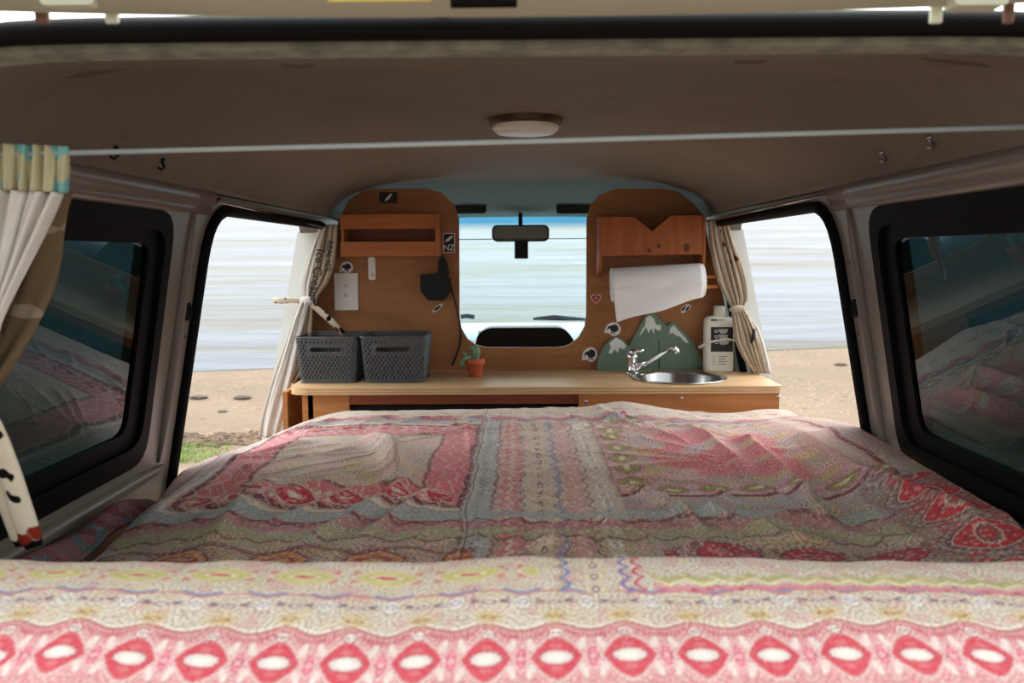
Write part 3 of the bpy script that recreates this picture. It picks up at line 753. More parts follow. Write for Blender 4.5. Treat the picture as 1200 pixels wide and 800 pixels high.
# lower cover edge tucked along the left wall
ny2, nx2 = 90, 16; vs = []; uvs = []
for j in range(ny2):
    y = .98 + (1.50 - .98) * j / (ny2 - 1)
    for i in range(nx2):
        t = i / (nx2 - 1); x = -.703 + t * .062
        z = -.428 + .020 * math.sin(math.pi * min(1, t * 1.1)) - .02 * ((j / ny2) ** 6) + .006 * math.sin(y * 23 + t * 3) + .03 * (1 - t) * 0
        vs.append(Vector((x, y, E + z)))
fs = [(j * nx2 + i, j * nx2 + i + 1, (j + 1) * nx2 + i + 1, (j + 1) * nx2 + i) for j in range(ny2 - 1) for i in range(nx2 - 1)]
M_2 = Mat('cover_paisley', (.3, .1, .1), .9, 0, .15)
d1, c1 = vor(M_2.oc(), 44); r1, g1, b1 = sep(c1)
c = cmix(r1, lin((110, 36, 50)), lin((140, 96, 100))); c = cmix(less(.7, g1, .05), c, lin((80, 104, 112)))
c = cmix(less(vabs(vfract(d1 * 6) - .5), .14, .06) * .6, c, lin((150, 136, 130))); c = cmix(less(d1, .1, .03), c, lin((190, 40, 44))); M_2.col(c)
cv = MB().add(vs, fs).build('bed_cover', M_2.m, smooth=True); s2 = cv.modifiers.new('t', 'SOLIDIFY'); s2.thickness = .006; s2.offset = -1
tag(cv, 'dark red paisley cover edge tucked between the duvet and the left wall', 'bedspread')
# mattress and base below
mt = bev(MB().box(-.66, .66, .56, 2.20, E - .60, E - .475).build('mattress', M_matt), .03, 3); tag(mt, 'thick foam mattress lying under the paisley duvet', 'mattress')
bb = empty('bed_platform', (0, 1.4, E - .95), 'wooden bed platform under the mattress', 'bed')
MB().box(-.66, .66, .56, 2.25, E - .62, E - .60).build('slat_board', M_panel, bb)
for y in (.58, 2.20): MB().box(-.65, .65, y, y + .02, E - .95, E - .62).build('end_panel', M_panel, bb)

# ------------------------------------------------------------------ partition behind the worktop
PY = 2.765
outl = [(359, 470), (360, 410), (363, 385), (371, 350), (383, 318), (391, 290), (396, 260), (408, 235), (424, 224), (440, 221), (500, 221), (518, 226), (532, 239), (538, 256),
        (538.5, 372), (541, 385), (548, 397), (558, 404), (570, 407), (655, 407), (667, 404), (678, 395), (685, 382), (687, 368),
        (687.5, 256), (692, 240), (703, 228), (722, 221), (778, 221), (795, 225), (812, 237), (824, 252), (834, 300), (847, 345), (856, 385), (860, 410), (862, 470)]
po = pix(outl, PY); zb = E - .94
po = [(po[0][0], zb)] + po + [(po[-1][0], zb)]
pt = MB().ext(po, [], XZ(PY + .012, .012)).build('partition_board', M_ply)
bev(pt, .0015, 1); tag(pt, 'tall plywood partition with a U shaped cutout behind the worktop', 'partition')
MB().box(*[at(662 + k, 405, PY).x for k in (20.0, 28.0)], PY - .0005, PY, at(700, 432, PY).z, at(700, 431, PY).z).build('knot', M_knot, pt) if False else None

# ------------------------------------------------------------------ worktop + cabinet
WT = E - .37; WY0, WY1 = 2.40, PY - .001
xL = at(336, 456, WY0).x; xR = .742
sc_ = at(795.5, 441, 2.565); sx_, sy_ = sc_.x, 2.565; SR = .138
out = arcpoly([(xL, WY0), (xR, WY0), (xR, 2.685), (.700, 2.685), (.700, WY1), (-.672, WY1), (-.672, 2.685), (xL - .0, 2.685)], [.06, .012, .003, .003, .003, .003, .003, .003])
hole = [(sx_ + SR * .93 * math.cos(2 * math.pi * k / 48), sy_ + SR * .93 * math.sin(2 * math.pi * k / 48)) for k in range(48)]
wt = MB().ext(out, [hole], lambda a, b, t: Vector((a, b, WT - .021 * t))).build('worktop', M_worktop); bev(wt, .002, 2)
tag(wt, 'pale plywood worktop running across the van behind the bed', 'worktop')
m = MB()
for k in (.006, .0135): m.box(xL + .055, xR - .02, WY0 - .0006, WY0 + .001, WT - k - .0012, WT - k)
m.build('ply_layer', plain('ply_edge', (140, 92, 56), .7), wt)
cb = empty('cabinet', (0, 2.55, E - .95), 'orange plywood kitchen cabinet under the worktop', 'cabinet')
cz = WT - .022
x678 = at(678, 470, WY0 + .02).x; x355 = at(354, 470, WY0 + .03).x; x410 = at(409, 470, WY0 + .03).x
bev(MB().box(x678, .738, WY0 + .012, WY0 + .027, cz - .16, cz).build('front_panel', M_panel, cb), .001, 1)
MB().box(x355, x410, WY0 + .03, WY0 + .045, cz - .45, cz).build('front_panel', M_panel, cb)
MB().box(x410, x678, WY0 + .032, WY0 + .047, cz - .032, cz).build('rail', M_redpl, cb)
MB().box(-.60, x678, WY0 + .06, WY0 + .07, cz - .5, cz - .04).build('gap_shade_board', M_dark, cb)  # near-black sheet painted as the shade in the gap below the rail
MB().box(.69, .70, WY0 + .03, PY - .03, E - .95, cz).build('side_panel', M_panel, cb)
MB().box(-.615, -.60, WY0 + .03, PY - .03, E - .95, cz).build('side_panel', M_panel, cb)
MB().box(x678, .69, WY0 + .028, WY0 + .04, E - .95, cz - .16).build('lower_panel', M_panel, cb)
for px, py in ((686.5, 470), (798.5, 466), (912, 464.5)):
    p = at(px, py, WY0 + .012); MB().lathe([(.0001, .002), (.0045, .0018), (.0058, 0), (.0058, -.001)], p, 14, Matrix.Rotation(R(90), 4, 'X')).build('screw', M_steel, cb, True)
lx = at(331, 470, 2.43).x
lb = MB().box(lx, lx + .014, 2.43, 2.62, E - .95, at(331, 459, 2.43).z).build('side_board', M_panel); tag(lb, 'narrow upright wooden board beside the left end of the cabinet', 'board')

# sink and tap
prof = [(SR * .90, .0005), (SR * 1.0, .0005), (SR * 1.035, .002), (SR * 1.03, .0045), (SR * .99, .0055), (SR * .93, .003), (SR * .90, -.004), (SR * .86, -.05), (SR * .72, -.085), (SR * .35, -.095), (SR * .12, -.098), (SR * .11, -.104), (.0005, -.104)]
sk = MB().lathe(prof, (sx_, sy_, WT), 64, cap=False).build('sink', M_steel, smooth=True); tag(sk, 'round stainless steel sink set into the worktop', 'sink')
MB().lathe([(.018, -.103), (.016, -.0985), (.004, -.0975), (.0005, -.0975)], (sx_, sy_, WT), 24, cap=False).build('drain', M_blackpl, sk, True)
fx = at(741, 433, 2.68)
fa = empty('tap', (fx.x, 2.68, WT), 'chrome mixer tap with a long slanting spout left of the sink', 'tap')
F = Vector((fx.x, 2.68, WT))
MB().lathe([(.026, 0), (.026, .004), (.019, .007), (.017, .012), (.017, .046), (.0185, .048), (.0185, .056), (.015, .062), (.001, .064)], F, 28).build('tap_body', M_chrome, fa, True)
lv = MB().tube([F + Vector((-.012, 0, .060)), F + Vector((.0, -.005, .068)), F + Vector((.022, -.012, .072)), F + Vector((.034, -.014, .073))], [.006, .008, .0065, .005], 12, flat=.9).build('lever', M_chrome, fa, True)
tip = at(792, 409, 2.62); a0 = F + Vector((.010, -.012, .018))
sp = MB().tube([a0, a0.lerp(tip, .3) + Vector((0, 0, .001)), a0.lerp(tip, .65) + Vector((0, 0, .006)), tip + Vector((-.018, 0, .004)), tip + Vector((-.004, 0, .003)), tip + Vector((.003, 0, -.004)), tip + Vector((.003, 0, -.014))],
               [.0085, .0078, .0072, .007, .0075, .009, .0095], 14).build('spout', M_chrome, fa, True)
ft = MB().tube([F + Vector((-.026, -.01, .003)), F + Vector((.06, -.03, .003))], .003, 6).build('cloth_scrap', M_whiteprint, fa) if False else None
# tap base splash plate
MB().lathe([(.033, 0), (.033, .002), (.001, .0025)], F + Vector((.01, -.012, 0)), 20).build('base_plate', M_chrome, fa, True)

# mountains cut from board
def mountain(nm, pts, Y, label, snows, joint=None):
    o = MB().ext(pix(pts, Y), [], XZ(Y, .012)).build(nm, M_green); bev(o, .0012, 1)
    b = min(v.co.z for v in o.data.vertices) + o.location.z; o.location.z += WT - b
    dz = WT - b
    tag(o, label, 'decoration', 'painted mountain cutouts')
    for s_ in snows:
        q = MB().ext([(x, z + dz) for x, z in pix(s_, Y - .012)], [], XZ(Y - .012, .0008)).build('snow_cap', M_snow, o)
    if joint:
        MB().ext([(x, z + dz) for x, z in pix(joint, Y - .012)], [], XZ(Y - .0121, .0006)).build('joint_line', M_dark, o)
    return o
mountain('mountain_cutout', [(699, 435), (700, 425), (703, 415), (708, 406), (715, 399), (722, 396), (729, 399), (737, 407), (742, 418), (744, 435)], PY - .0135,
         'small rounded sage green mountain cutout behind the tap',
         [[(713, 415), (716, 408), (714, 404), (722, 397), (729, 401), (734, 407), (731, 411), (726, 409), (724, 415), (720, 411), (717, 416)]])
mountain('mountain_cutout', [(732, 435), (733, 412), (746, 390), (757, 370), (760, 366.5), (765, 367), (772, 375), (781, 384.5), (786, 379.5), (790, 380), (800, 390), (811, 402), (818, 415), (823, 428), (824, 435)], PY - .001,
         'large twin peaked sage green mountain cutout behind the sink',
         [[(749, 396), (752, 389), (756, 384), (757, 375), (762, 372), (766, 376), (769, 383), (775, 384), (774, 390), (769, 389), (767, 386), (766, 394), (763, 387), (760, 393), (757, 386), (753, 392)],
          [(784, 394), (786, 386), (790, 384), (794, 389), (799, 394), (804, 399), (807, 405), (802, 403), (797, 397), (791, 395), (788, 392)]],
         [(771.6, 402), (772.2, 402), (772.8, 434), (771.4, 434)])

# detergent bottle
bx0 = at(827, 432, 2.68).x; bx1 = at(861, 432, 2.68).x; bh = .178; cx_ = (bx0 + bx1) / 2
bt = empty('soap_bottle', (cx_, 2.71, WT), 'white plastic refill bottle with black photo label beside the right curtain', 'bottle')
m = MB(); hwid = (bx1 - bx0) / 2; rings = []
for z, k in ((0, .90), (.004, .985), (.012, 1), (.155, 1), (.168, .94), (.175, .80), (.178, .5)):
    rings.append([(cx_ + x, 2.71 + y, WT + z) for x, y in rrect(-hwid * k, hwid * k, -.026 * (k if k < .95 else 1), .026 * (k if k < .95 else 1), .014 * k, 4)])
n = len(rings[0]); m.add([p for r_ in rings for p in r_], [(i * n + j, i * n + (j + 1) % n, (i + 1) * n + (j + 1) % n, (i + 1) * n + j) for i in range(len(rings) - 1) for j in range(n)] + [tuple(range(n)), tuple(range((len(rings) - 1) * n, len(rings) * n))])
m.build('bottle_body', M_cream, bt, True)
MB().lathe([(.020, .176), (.021, .178), (.021, .206), (.018, .210), (.001, .211)], (cx_ + .004, 2.71, WT), 24).build('cap', M_cream, bt, True)
fy = 2.71 - .0262
lb_ = MB().ext(pix([(833, 383), (859, 383), (859, 412), (833, 412)], fy), [], XZ(fy, .0008)).build('photo_label', M_blkprint, bt)
for (cy, w_) in ((388, 7), (394.5, 7), (401, 8)):
    MB().ext(pix([(841.5, cy - 2.6), (841.5 + w_ * 1.7, cy - 2.6), (841 + w_ * 1.5, cy + 2), (838.5 + w_, cy + 3), (843.5, cy + 2)], fy), [], XZ(fy - .001, .0008)).build('printed_cup', plain('print_grey', (176, 176, 176), .5), lb_)
    hp = at(839.5, cy, fy - .0012); MB().tube([hp + Vector((.005 * math.cos(q * .8), 0, .004 * math.sin(q * .8))) for q in range(8)], .0009, 6, closed=True).build('printed_handle', M_whiteprint, lb_)
text('lettering', 'eco', .012, face_cam(at(836.5, 374.5, fy - .0006)), M_blkprint, bt, bold=.0003)
text('lettering', 'store', .011, face_cam(at(844.5, 374.5, fy - .0006)), plain('print_mid', (140, 140, 136), .5), bt)
for k, py in enumerate((417, 420, 423, 426)):
    MB().ext(pix([(842, py), (852 - k % 2 * 2, py), (852 - k % 2 * 2, py + 1), (842, py + 1)], fy), [], XZ(fy, .0006)).build('small_print', plain('pg%d' % k, (130, 130, 126)), bt)
    MB().ext(pix([(836, py), (837.3, py), (837.3, py + 1.4), (836, py + 1.4)], fy), [], XZ(fy, .0006)).build('icon', plain('ph%d' % k, (120, 120, 120)), bt)

# ------------------------------------------------------------------ shelves on the partition
def planks(root, spec):
    for nm, mat, b in spec: bev(MB().box(*b).build(nm, mat, root), .0012, 1)
S0 = 2.66; back = PY - .0005
a = at(398, 251, S0); b = at(515, 300, S0); sl1 = at(450, 268, S0).z; sl2 = at(450, 283, S0).z
sh = empty('wall_shelf', ((a.x + b.x) / 2, back, b.z), 'orange pine letter rack with a long slot on the left board', 'shelf')
planks(sh, [('front_slat', M_pine, (a.x, b.x - .012, S0, S0 + .011, sl1, a.z)), ('front_slat', M_pine, (a.x, b.x - .012, S0, S0 + .011, b.z, sl2)),
            ('side_panel', M_pine, (b.x - .012, b.x, S0, back, b.z, a.z)), ('side_panel', M_pine, (a.x, a.x + .010, S0 + .0112, back, b.z, a.z)),
            ('shelf_board', M_pine, (a.x + .010, b.x - .012, S0 + .0112, back, b.z, b.z + .010)), ('back_board', M_redpl, (a.x + .010, b.x - .012, back - .006, back, b.z + .010, a.z - .01))])
S1 = 2.64
a = at(702, 253, S1); b = at(827, 298, S1); lw = at(702, 328, S1).z
sr = empty('towel_shelf', ((a.x + b.x) / 2, back, lw), 'knotty pine shelf with a V notch and paper towel holder', 'shelf')
fp = [(704.5, 254), (743, 254), (764, 271), (785, 252.5), (822.5, 252.5), (822.5, 298), (704.5, 300)]
o = MB().ext(pix(fp, S1 + .011), [], XZ(S1 + .011, .011)).build('front_panel', M_pine_knot, sr); bev(o, .0012, 1)
for kx, ky, kr in ((761, 293, .0065), (772, 288, .0055), (804.5, 290, .010)):
    p = at(kx, ky, S1 - .0004); MB().lathe([(kr, 0), (kr * .5, .0004), (.0003, .0006)], p, 16, Matrix.Rotation(R(90), 4, 'X') @ Matrix.Scale(1.3, 4, (0, 1, 0))).build('knot', M_knot, o)
for x0, x1, px in ((a.x, a.x + .010, 703), (b.x - .010, b.x, 826)):
    bz = at(px, 326, S1).z
    pts = [(S1, a.z), (back, a.z), (back, bz + .0), (S1 + .07, bz), (S1 + .05, bz + .01), (S1 + .015, bz + .025), (S1, bz + .05)]
    bev(MB().ext(pts, [], lambda y, z, t, x0=x0: Vector((x0 + .010 * t, y, z))).build('side_panel', M_pine_knot, sr), .0012, 1)
planks(sr, [('shelf_board', M_redpl, (a.x + .010, b.x - .010, S1 + .0112, back, b.z, b.z + .010))])
RC0 = at(716, 334, 2.655); RC1 = at(824, 328, 2.655)
for dz, ex in ((.010, .075), (-.022, .045)):
    p0 = RC0 + Vector((.012, 0, dz)); p1 = RC1 + Vector((ex, .0, dz + .002))
    MB().tube([p0, p1], .0055, 12).build('dowel', M_pine, sr, True)
# paper towel roll
rt = empty('paper_towel_roll', (RC0 + RC1) / 2 + Vector((0, 0, -.05)), 'white paper towel roll hanging on the pine holder, end sheet loose', 'paper towel')
ax = (RC1 - RC0).normalized(); Mx = ax.to_track_quat('Z', 'X').to_matrix()
L = (RC1 - RC0).length
MB().lathe([(.016, 0), (.050, 0), (.052, .002), (.052, L - .002), (.050, L), (.016, L), (.016, 0)], RC0, 48, Mx, cap=False).build('roll', M_towel, rt, True)
vs = []; NI, NJ = 30, 22
for j in range(NJ):
    t = j / (NJ - 1)
    for i in range(NI):
        s_ = i / (NI - 1); p = RC0.lerp(RC1, s_ * .965 + .0)
        ln = .112 * (1 - s_) + .052 * s_
        if t < .35:
            q = R(90 - 90 * t / .35 * 1.0); p = p + Vector((0, -.0535 * math.sin(R(90) - q + R(90) - R(90)) * 1.0, .0535 * math.cos(R(90) - q)))
        else:
            k = (t - .35) / .65; p = p + Vector((.012 * k * (1 - s_), -.0535 + .006 * math.sin(k * 3 + s_ * 4), -ln * k + .003 * math.sin(s_ * 9) * k))
        vs.append(p)
fs = [(j * NI + i, j * NI + i + 1, (j + 1) * NI + i + 1, (j + 1) * NI + i) for j in range(NJ - 1) for i in range(NI - 1)]
o = MB().add(vs, fs).build('loose_sheet', M_towel, rt, True); s2 = o.modifiers.new('t', 'SOLIDIFY'); s2.thickness = .0012

# ------------------------------------------------------------------ baskets
def basket(px0, px1, Yf, label, dep=.20):
    x0 = at(px0, 447, Yf).x; x1 = at(px1, 447, Yf).x; w = x1 - x0; cx = (x0 + x1) / 2; h = .138; yc = Yf + dep / 2 + .006
    root = empty('storage_basket', (cx, yc, WT), label, 'basket', 'grey plastic baskets on the worktop')
    def P(side, s_, t, inset=0):       # side 0 front 1 right 2 back 3 left ; s across, t up
        k = .90 + .10 * t; hx = w / 2 * k - inset; hy = dep / 2 * k - inset; r = .018
        c4 = [(-hx, -hy), (hx, -hy), (hx, hy), (-hx, hy)]; a_, b_ = Vector(c4[side]), Vector(c4[(side + 1) % 4])
        p = a_.lerp(b_, s_)
        # rounded corners
        qx = max(0, abs(p.x) - (hx - r)); qy = max(0, abs(p.y) - (hy - r)); d = math.hypot(qx, qy)
        if qx > 0 and qy > 0 and d > 0:
            f = r / d if d > r * .7 else 1
            p = Vector((math.copysign(hx - r + qx * min(1, f), p.x), math.copysign(hy - r + qy * min(1, f), p.y)))
        return Vector((cx + p.x, yc + p.y, WT + .003 + t * (h - .006)))
    nz = 15; me_b = bmesh.new(); cols = [30, 32, 30, 32]
    ring = []; meta = []
    for side in range(4):
        for i in range(cols[side]): ring.append((side, i / cols[side])); meta.append(side)
    N = len(ring); grid_ = [[me_b.verts.new(P(sd, s_, k / nz) - Vector(root.location)) for sd, s_ in ring] for k in range(nz + 1)]
    cell = []
    for k in range(nz):
        for i in range(N):
            off = 0
            f = me_b.faces.new((grid_[k][i], grid_[k][(i + 1) % N], grid_[k + 1][(i + 1) % N], grid_[k + 1][i])); cell.append((f, k, i))
    me_b.normal_update()
    slot = []; weave = []
    for f, k, i in cell:
        sd, s_ = ring[i]; mid_ = s_ + .5 / cols[sd]
        if sd in (0, 2) and k in (10, 11) and .23 < mid_ < .77: slot.append(f)
        elif k in (0, nz - 1) or (sd in (0, 2) and k in (9, 12) and .18 < mid_ < .82) or (sd in (0, 2) and k in (10, 11) and (.16 < mid_ < .84)): pass
        else: weave.append((f, k, i))
    bmesh.ops.delete(me_b, geom=slot, context='FACES')
    fw = [f for f, k, i in weave]
    bmesh.ops.inset_individual(me_b, faces=fw, thickness=.0017, depth=-.0008)
    kill = [f for f, k, i in weave if (i + k) % 2 == 0]
    for f, k, i in weave:
        if (i + k) % 2:
            for v_ in f.verts: v_.co += f.normal * .0018
    bmesh.ops.delete(me_b, geom=kill, context='FACES')
    me_ = bpy.data.meshes.new('basket_wall'); me_b.to_mesh(me_); me_b.free()
    o = link('basket_wall', me_, M_basket, root); sm = o.modifiers.new('t', 'SOLIDIFY'); sm.thickness = .0022; sm.offset = -1
    MB().tube([P(sd, s_, 1.0) for sd, s_ in ring], .0032, 8, closed=True).build('rim', M_basket, root, True)
    MB().tube([P(sd, s_, 0.0) for sd, s_ in ring], .0028, 8, closed=True).build('base_rim', M_basket, root, True)
    m = MB(); q = [P(sd, s_, .015) for sd, s_ in ring]; q2 = [v_ + Vector((0, 0, .002)) for v_ in q]; n_ = len(q)
    m.add(q + q2, [tuple(range(n_)), tuple(range(n_, 2 * n_))] + [(i, (i + 1) % n_, n_ + (i + 1) % n_, n_ + i) for i in range(n_)]); m.build('base', M_basket, root)
    for sd in (0, 2):
        pts = [P(sd, .5 + a_, b_) for a_, b_ in [(x_ , z_) for x_, z_ in rrect(-.28, .28, 10 / nz - .005, 12 / nz + .005, .07, 6)]]
        MB().tube(pts, .0030, 8, closed=True).build('handle_rim', M_basket, root, True)
    return root
basket(346, 419, 2.475, 'left one of the two grey woven plastic baskets, nearest the curtain')
basket(422, 499, 2.475, 'right one of the two grey woven plastic baskets, nearest the cactus')

# cactus in a terracotta pot
cp = at(557, 437, 2.62); cpt = Vector((cp.x, 2.62, WT))
pot = empty('potted_cactus', cpt, 'tiny green cactus in a terracotta pot on the worktop', 'plant')
MB().lathe([(.0005, .001), (.019, 0), (.0205, .002), (.0265, .040), (.0285, .040), (.0292, .042), (.0295, .055), (.0285, .057), (.0262, .056), (.0255, .048), (.0005, .048)], cpt, 32, cap=False).build('pot', M_terra, pot, True)
MB().lathe([(.0256, .0478), (.015, .0495), (.0005, .050)], cpt, 20, cap=False).build('soil', M_soil, pot, True)
def cactus_arm(pts, rr, nm='cactus_stem'):
    pts = [cpt + Vector(p) for p in pts]; m = MB(); N = len(pts); vs = []; n = 20; up = Vector((0, 1, 0))
    for i, p in enumerate(pts):
        t = (pts[min(N - 1, i + 1)] - pts[max(0, i - 1)]).normalized(); u = (up - t * up.dot(t)).normalized(); w = t.cross(u)
        for j in range(n):
            q = 2 * math.pi * j / n; r_ = rr[i] * (1 + .12 * math.cos(5 * q)); vs.append(p + (u * math.cos(q) + w * math.sin(q)) * r_)
    fs = [(i * n + j, i * n + (j + 1) % n, (i + 1) * n + (j + 1) % n, (i + 1) * n + j) for i in range(N - 1) for j in range(n)] + [tuple(range(n)), tuple(range((N - 1) * n, N * n))]
    m.add(vs, fs).build(nm, M_cactus, pot, True)
cactus_arm([(0, 0, .046), (.001, 0, .058), (.003, -.002, .072), (.002, -.003, .084), (.0, -.004, .092), (-.001, -.004, .095)], [.008, .010, .0125, .012, .008, .002])
cactus_arm([(-.004, 0, .056), (-.014, -.004, .062), (-.026, -.008, .060), (-.036, -.012, .052), (-.042, -.014, .040), (-.043, -.015, .030)], [.005, .007, .0085, .0085, .007, .002])
cactus_arm([(.002, 0, .082), (-.006, -.004, .087), (-.014, -.006, .090), (-.019, -.006, .090)], [.006, .007, .006, .0015])
cactus_arm([(-.026, -.008, .060), (-.030, -.008, .068), (-.034, -.008, .074), (-.036, -.008, .077)], [.004, .005, .0045, .001])

# ------------------------------------------------------------------ things on the left board
fb = PY - .0003
def plate(nm, px0, py0, px1, py1, th, mat, label, cat, r=.003, Y=None):
    Y = Y or fb; a = at(px0, py0, Y); b = at(px1, py1, Y)
    o = MB().ext(rrect(a.x, b.x, b.z, a.z, r), [], XZ(Y, th)).build(nm, mat); return tag(o, label, cat), a, b
o, a, b = plate('light_switch', 392, 320, 420.5, 363, .009, M_whitepl, 'white two button wall switch plate on the left board', 'switch'); bev(o, .002, 2)
mx_ = (a.x + b.x) / 2
for z_ in (335, 346):
    p = at(405, z_, fb - .009); bev(MB().box(p.x - .0055, p.x + .0055, fb - .0125, fb - .0088, p.z - .0045, p.z + .0045).build('rocker', plain('rocker_grey%d' % z_, (196, 196, 192), .4), o), .001, 1)
o, a, b = plate('wall_hook', 431.5, 301, 440.5, 328, .006, M_whitepl, 'narrow white adhesive hook strip below the letter rack', 'hook', .008); bev(o, .002, 2)
p = at(436, 323, fb - .006); MB().tube([p + Vector((0, .002, .006)), p + Vector((0, -.008, .0)), p + Vector((0, -.012, .006)), p + Vector((0, -.013, .011))], .0028, 8).build('hook_arm', M_whitepl, o, True)
# charger in the board with cable
c0 = at(511, 340, fb)
ch = empty('power_adapter', (c0.x, fb, at(511, 352, fb).z), 'black plug adapter with cable on the left board below the fern sticker', 'adapter')
q = arcpoly(pix([(494, 321), (519, 321), (529, 326), (528, 342), (521, 351.5), (503, 351.5), (494, 340)], fb), .006)
bev(MB().ext(q, [], XZ(fb, .035)).build('adapter_body', M_blackpl, ch), .004, 3)
q = arcpoly(pix([(513, 323), (514, 308), (517, 300), (520, 300), (524, 307), (527, 322)], fb - .01), .006)
bev(MB().ext(q, [], XZ(fb - .008, .022)).build('plug', M_blackpl, ch), .003, 3)
MB().tube([at(526, 330, fb - .015), at(531, 345, fb - .012), at(535, 360, fb - .008), at(538, 375, fb - .006), at(540, 390, fb - .004), at(539, 405, fb - .004), at(530, 428, fb - .006)], .0028, 8).build('cable', M_blackpl, ch, True)

# stickers
def sticker(shape, cx, cy, label, w=12, h=12, rot=0):
    Y = fb
    def P(x, y):
        q = R(rot); X_ = x * math.cos(q) - y * math.sin(q); Y_ = x * math.sin(q) + y * math.cos(q); return (cx + X_, cy + Y_)
    def poly(pts, mat, lvl, nm, par=None, sm=1):
        pts = smooth_poly([P(*p) for p in pts], sm) if sm else [P(*p) for p in pts]
        return MB().ext(pix(pts, Y), [], XZ(Y - .0006 * lvl, .0006)).build(nm, mat, par)
    fern = [(-.42, .42), (-.30, .10), (-.12, -.10), (.05, -.25), (.30, -.42), (.44, -.44), (.38, -.22), (.22, .02), (.06, .20), (-.15, .32), (-.30, .36)]
    if shape == 'flag':
        r_ = poly([(-w / 2, -h / 2), (w / 2, -h / 2), (w / 2, h / 2), (-w / 2, h / 2)], M_blkprint, 0, 'sticker', None, 0)
        poly([(x * w * .5, y * h * .85) for x, y in fern], M_whiteprint, 1, 'fern_print', r_)
    elif shape == 'nz':
        r_ = poly([(-w / 2, -h / 2), (w / 2, -h / 2), (w / 2, h / 2), (-w / 2, h / 2)], M_whiteprint, 0, 'sticker', None, 0)
        k = .44; b_ = poly([(-w * k, -h * .46), (w * k, -h * .46), (w * k, h * .46), (-w * k, h * .46)], M_blkprint, 1, 'black_field', r_, 0)
        poly([(x * w * .8, y * h * .42 - h * .2) for x, y in fern], M_whiteprint, 2, 'fern_print', r_)
        text('lettering', 'NZ', h * .42 / 1000 * 2.75, face_cam(at(*P(0, h * .25), Y - .0014)), M_whiteprint, r_, bold=.0002)
    elif shape == 'fern':
        r_ = poly([(x * w * 1.15, y * h * 1.15) for x, y in fern], M_whiteprint, 0, 'sticker')
        poly([(x * w * .85, y * h * .8) for x, y in fern], M_blkprint, 1, 'fern_print', r_)
    elif shape == 'fern_pair':
        r_ = poly([(-w / 2, h * .3), (-w * .2, -h * .4), (w * .45, -h * .5), (w * .5, -h * .1), (w * .1, h * .3), (-w * .3, h * .5)], M_whiteprint, 0, 'sticker')
        for dx in (-.2, .16): poly([(x * w * .55 + dx * w, y * h * .8) for x, y in fern], M_blkprint, 1, 'fern_print', r_)
    elif shape == 'heart':
        hp = [(.5 * 16 * math.sin(t) ** 3 / 16, -.5 * (13 * math.cos(t) - 5 * math.cos(2 * t) - 2 * math.cos(3 * t) - math.cos(4 * t)) / 15) for t in [2 * math.pi * k / 24 for k in range(24)]]
        r_ = poly([(x * w * 1.2, y * h * 1.2) for x, y in hp], M_whiteprint, 0, 'sticker', None, 0)
        q_ = poly([(x * w, y * h) for x, y in hp], M_redprint, 1, 'heart_print', r_, 0)
        text('lettering', 'NZ', h * .3 / 1000 * 2.75, face_cam(at(*P(0, -.4), Y - .0014)), M_whiteprint, r_)
    elif shape == 'kiwi':
        kw = [(-.50, .46), (-.44, .10), (-.38, -.12), (-.26, -.24), (-.12, -.24), (.02, -.40), (.24, -.42), (.42, -.22), (.46, .04), (.34, .20), (.22, .24), (.22, .42), (.30, .46), (.12, .46), (.12, .26), (.02, .24), (.00, .40), (.06, .46), (-.10, .46), (-.08, .22), (-.20, .06), (-.34, .04), (-.40, .18)]
        r_ = poly([(x * w * 1.28, y * h * 1.25) for x, y in [(-.48, .40), (-.44, 0), (-.32, -.28), (-.05, -.48), (.25, -.46), (.46, -.2), (.5, .1), (.4, .34), (.2, .5), (0, .5), (-.2, .34), (-.36, .4)]], M_whiteprint, 0, 'sticker')
        poly([(x * w, y * h) for x, y in kw], M_blkprint, 1, 'bird_print', r_)
    tag(r_, label, 'sticker'); return r_
sticker('flag', 455, 231.5, 'small black sticker with a white fern at the top of the left board', 21, 13)
sticker('nz', 526, 284.5, 'upright black and white fern sticker lettered NZ right of the letter rack', 14, 23)
sticker('kiwi', 405.5, 313, 'round bird sticker just above the white switch plate', 13, 11)
sticker('fern', 512.5, 361, 'black fern leaf sticker with white edge below the black adapter', 13, 11)
sticker('heart', 698.5, 349.5, 'small red heart sticker left of the paper towel', 10, 10)
sticker('kiwi', 718, 385, 'black bird sticker with white edge right under the paper towel corner', 15, 13, 10)
sticker('kiwi', 691, 415, 'black bird sticker with white edge low beside the small mountain', 15, 14)
sticker('fern_pair', 803.5, 361.5, 'black feather sticker under the right end of the paper towel', 13, 11)

# ------------------------------------------------------------------ cab: mirror, visors, dash, wiper
mc = at(610, 274, 3.50)
mi = empty('rear_view_mirror', mc, 'black rear view mirror hanging at the top of the windscreen', 'mirror')
MB().ext(rrect(mc.x - .116, mc.x + .116, mc.z - .031, mc.z + .036, .022), [], lambda a_, b_, t: Vector((a_, 3.52 - .038 * t + .10 * (b_ - mc.z), b_))).build('mirror_housing', M_blackpl, mi)
MB().ext(rrect(mc.x - .108, mc.x + .108, mc.z - .025, mc.z + .030, .018), [], lambda a_, b_, t: Vector((a_, 3.4965 - .004 * t + .10 * (b_ - mc.z) - .02, b_))).build('mirror_glass', Mat('mirror_glass', (.75, .78, .76), .02, 1).m, mi)
mtop = at(610, 243, 3.52)
MB().tube([Vector((mc.x, 3.525, mc.z + .01)), Vector((mc.x, 3.535, mtop.z - .01)), Vector((mc.x, 3.55, mtop.z + .03))], .009, 10).build('mirror_stem', M_blackpl, mi, True)
MB().box(mc.x - .04, mc.x + .04, 3.50, 3.57, mtop.z - .012, mtop.z + .02).build('mirror_mount', M_blackpl, mi)
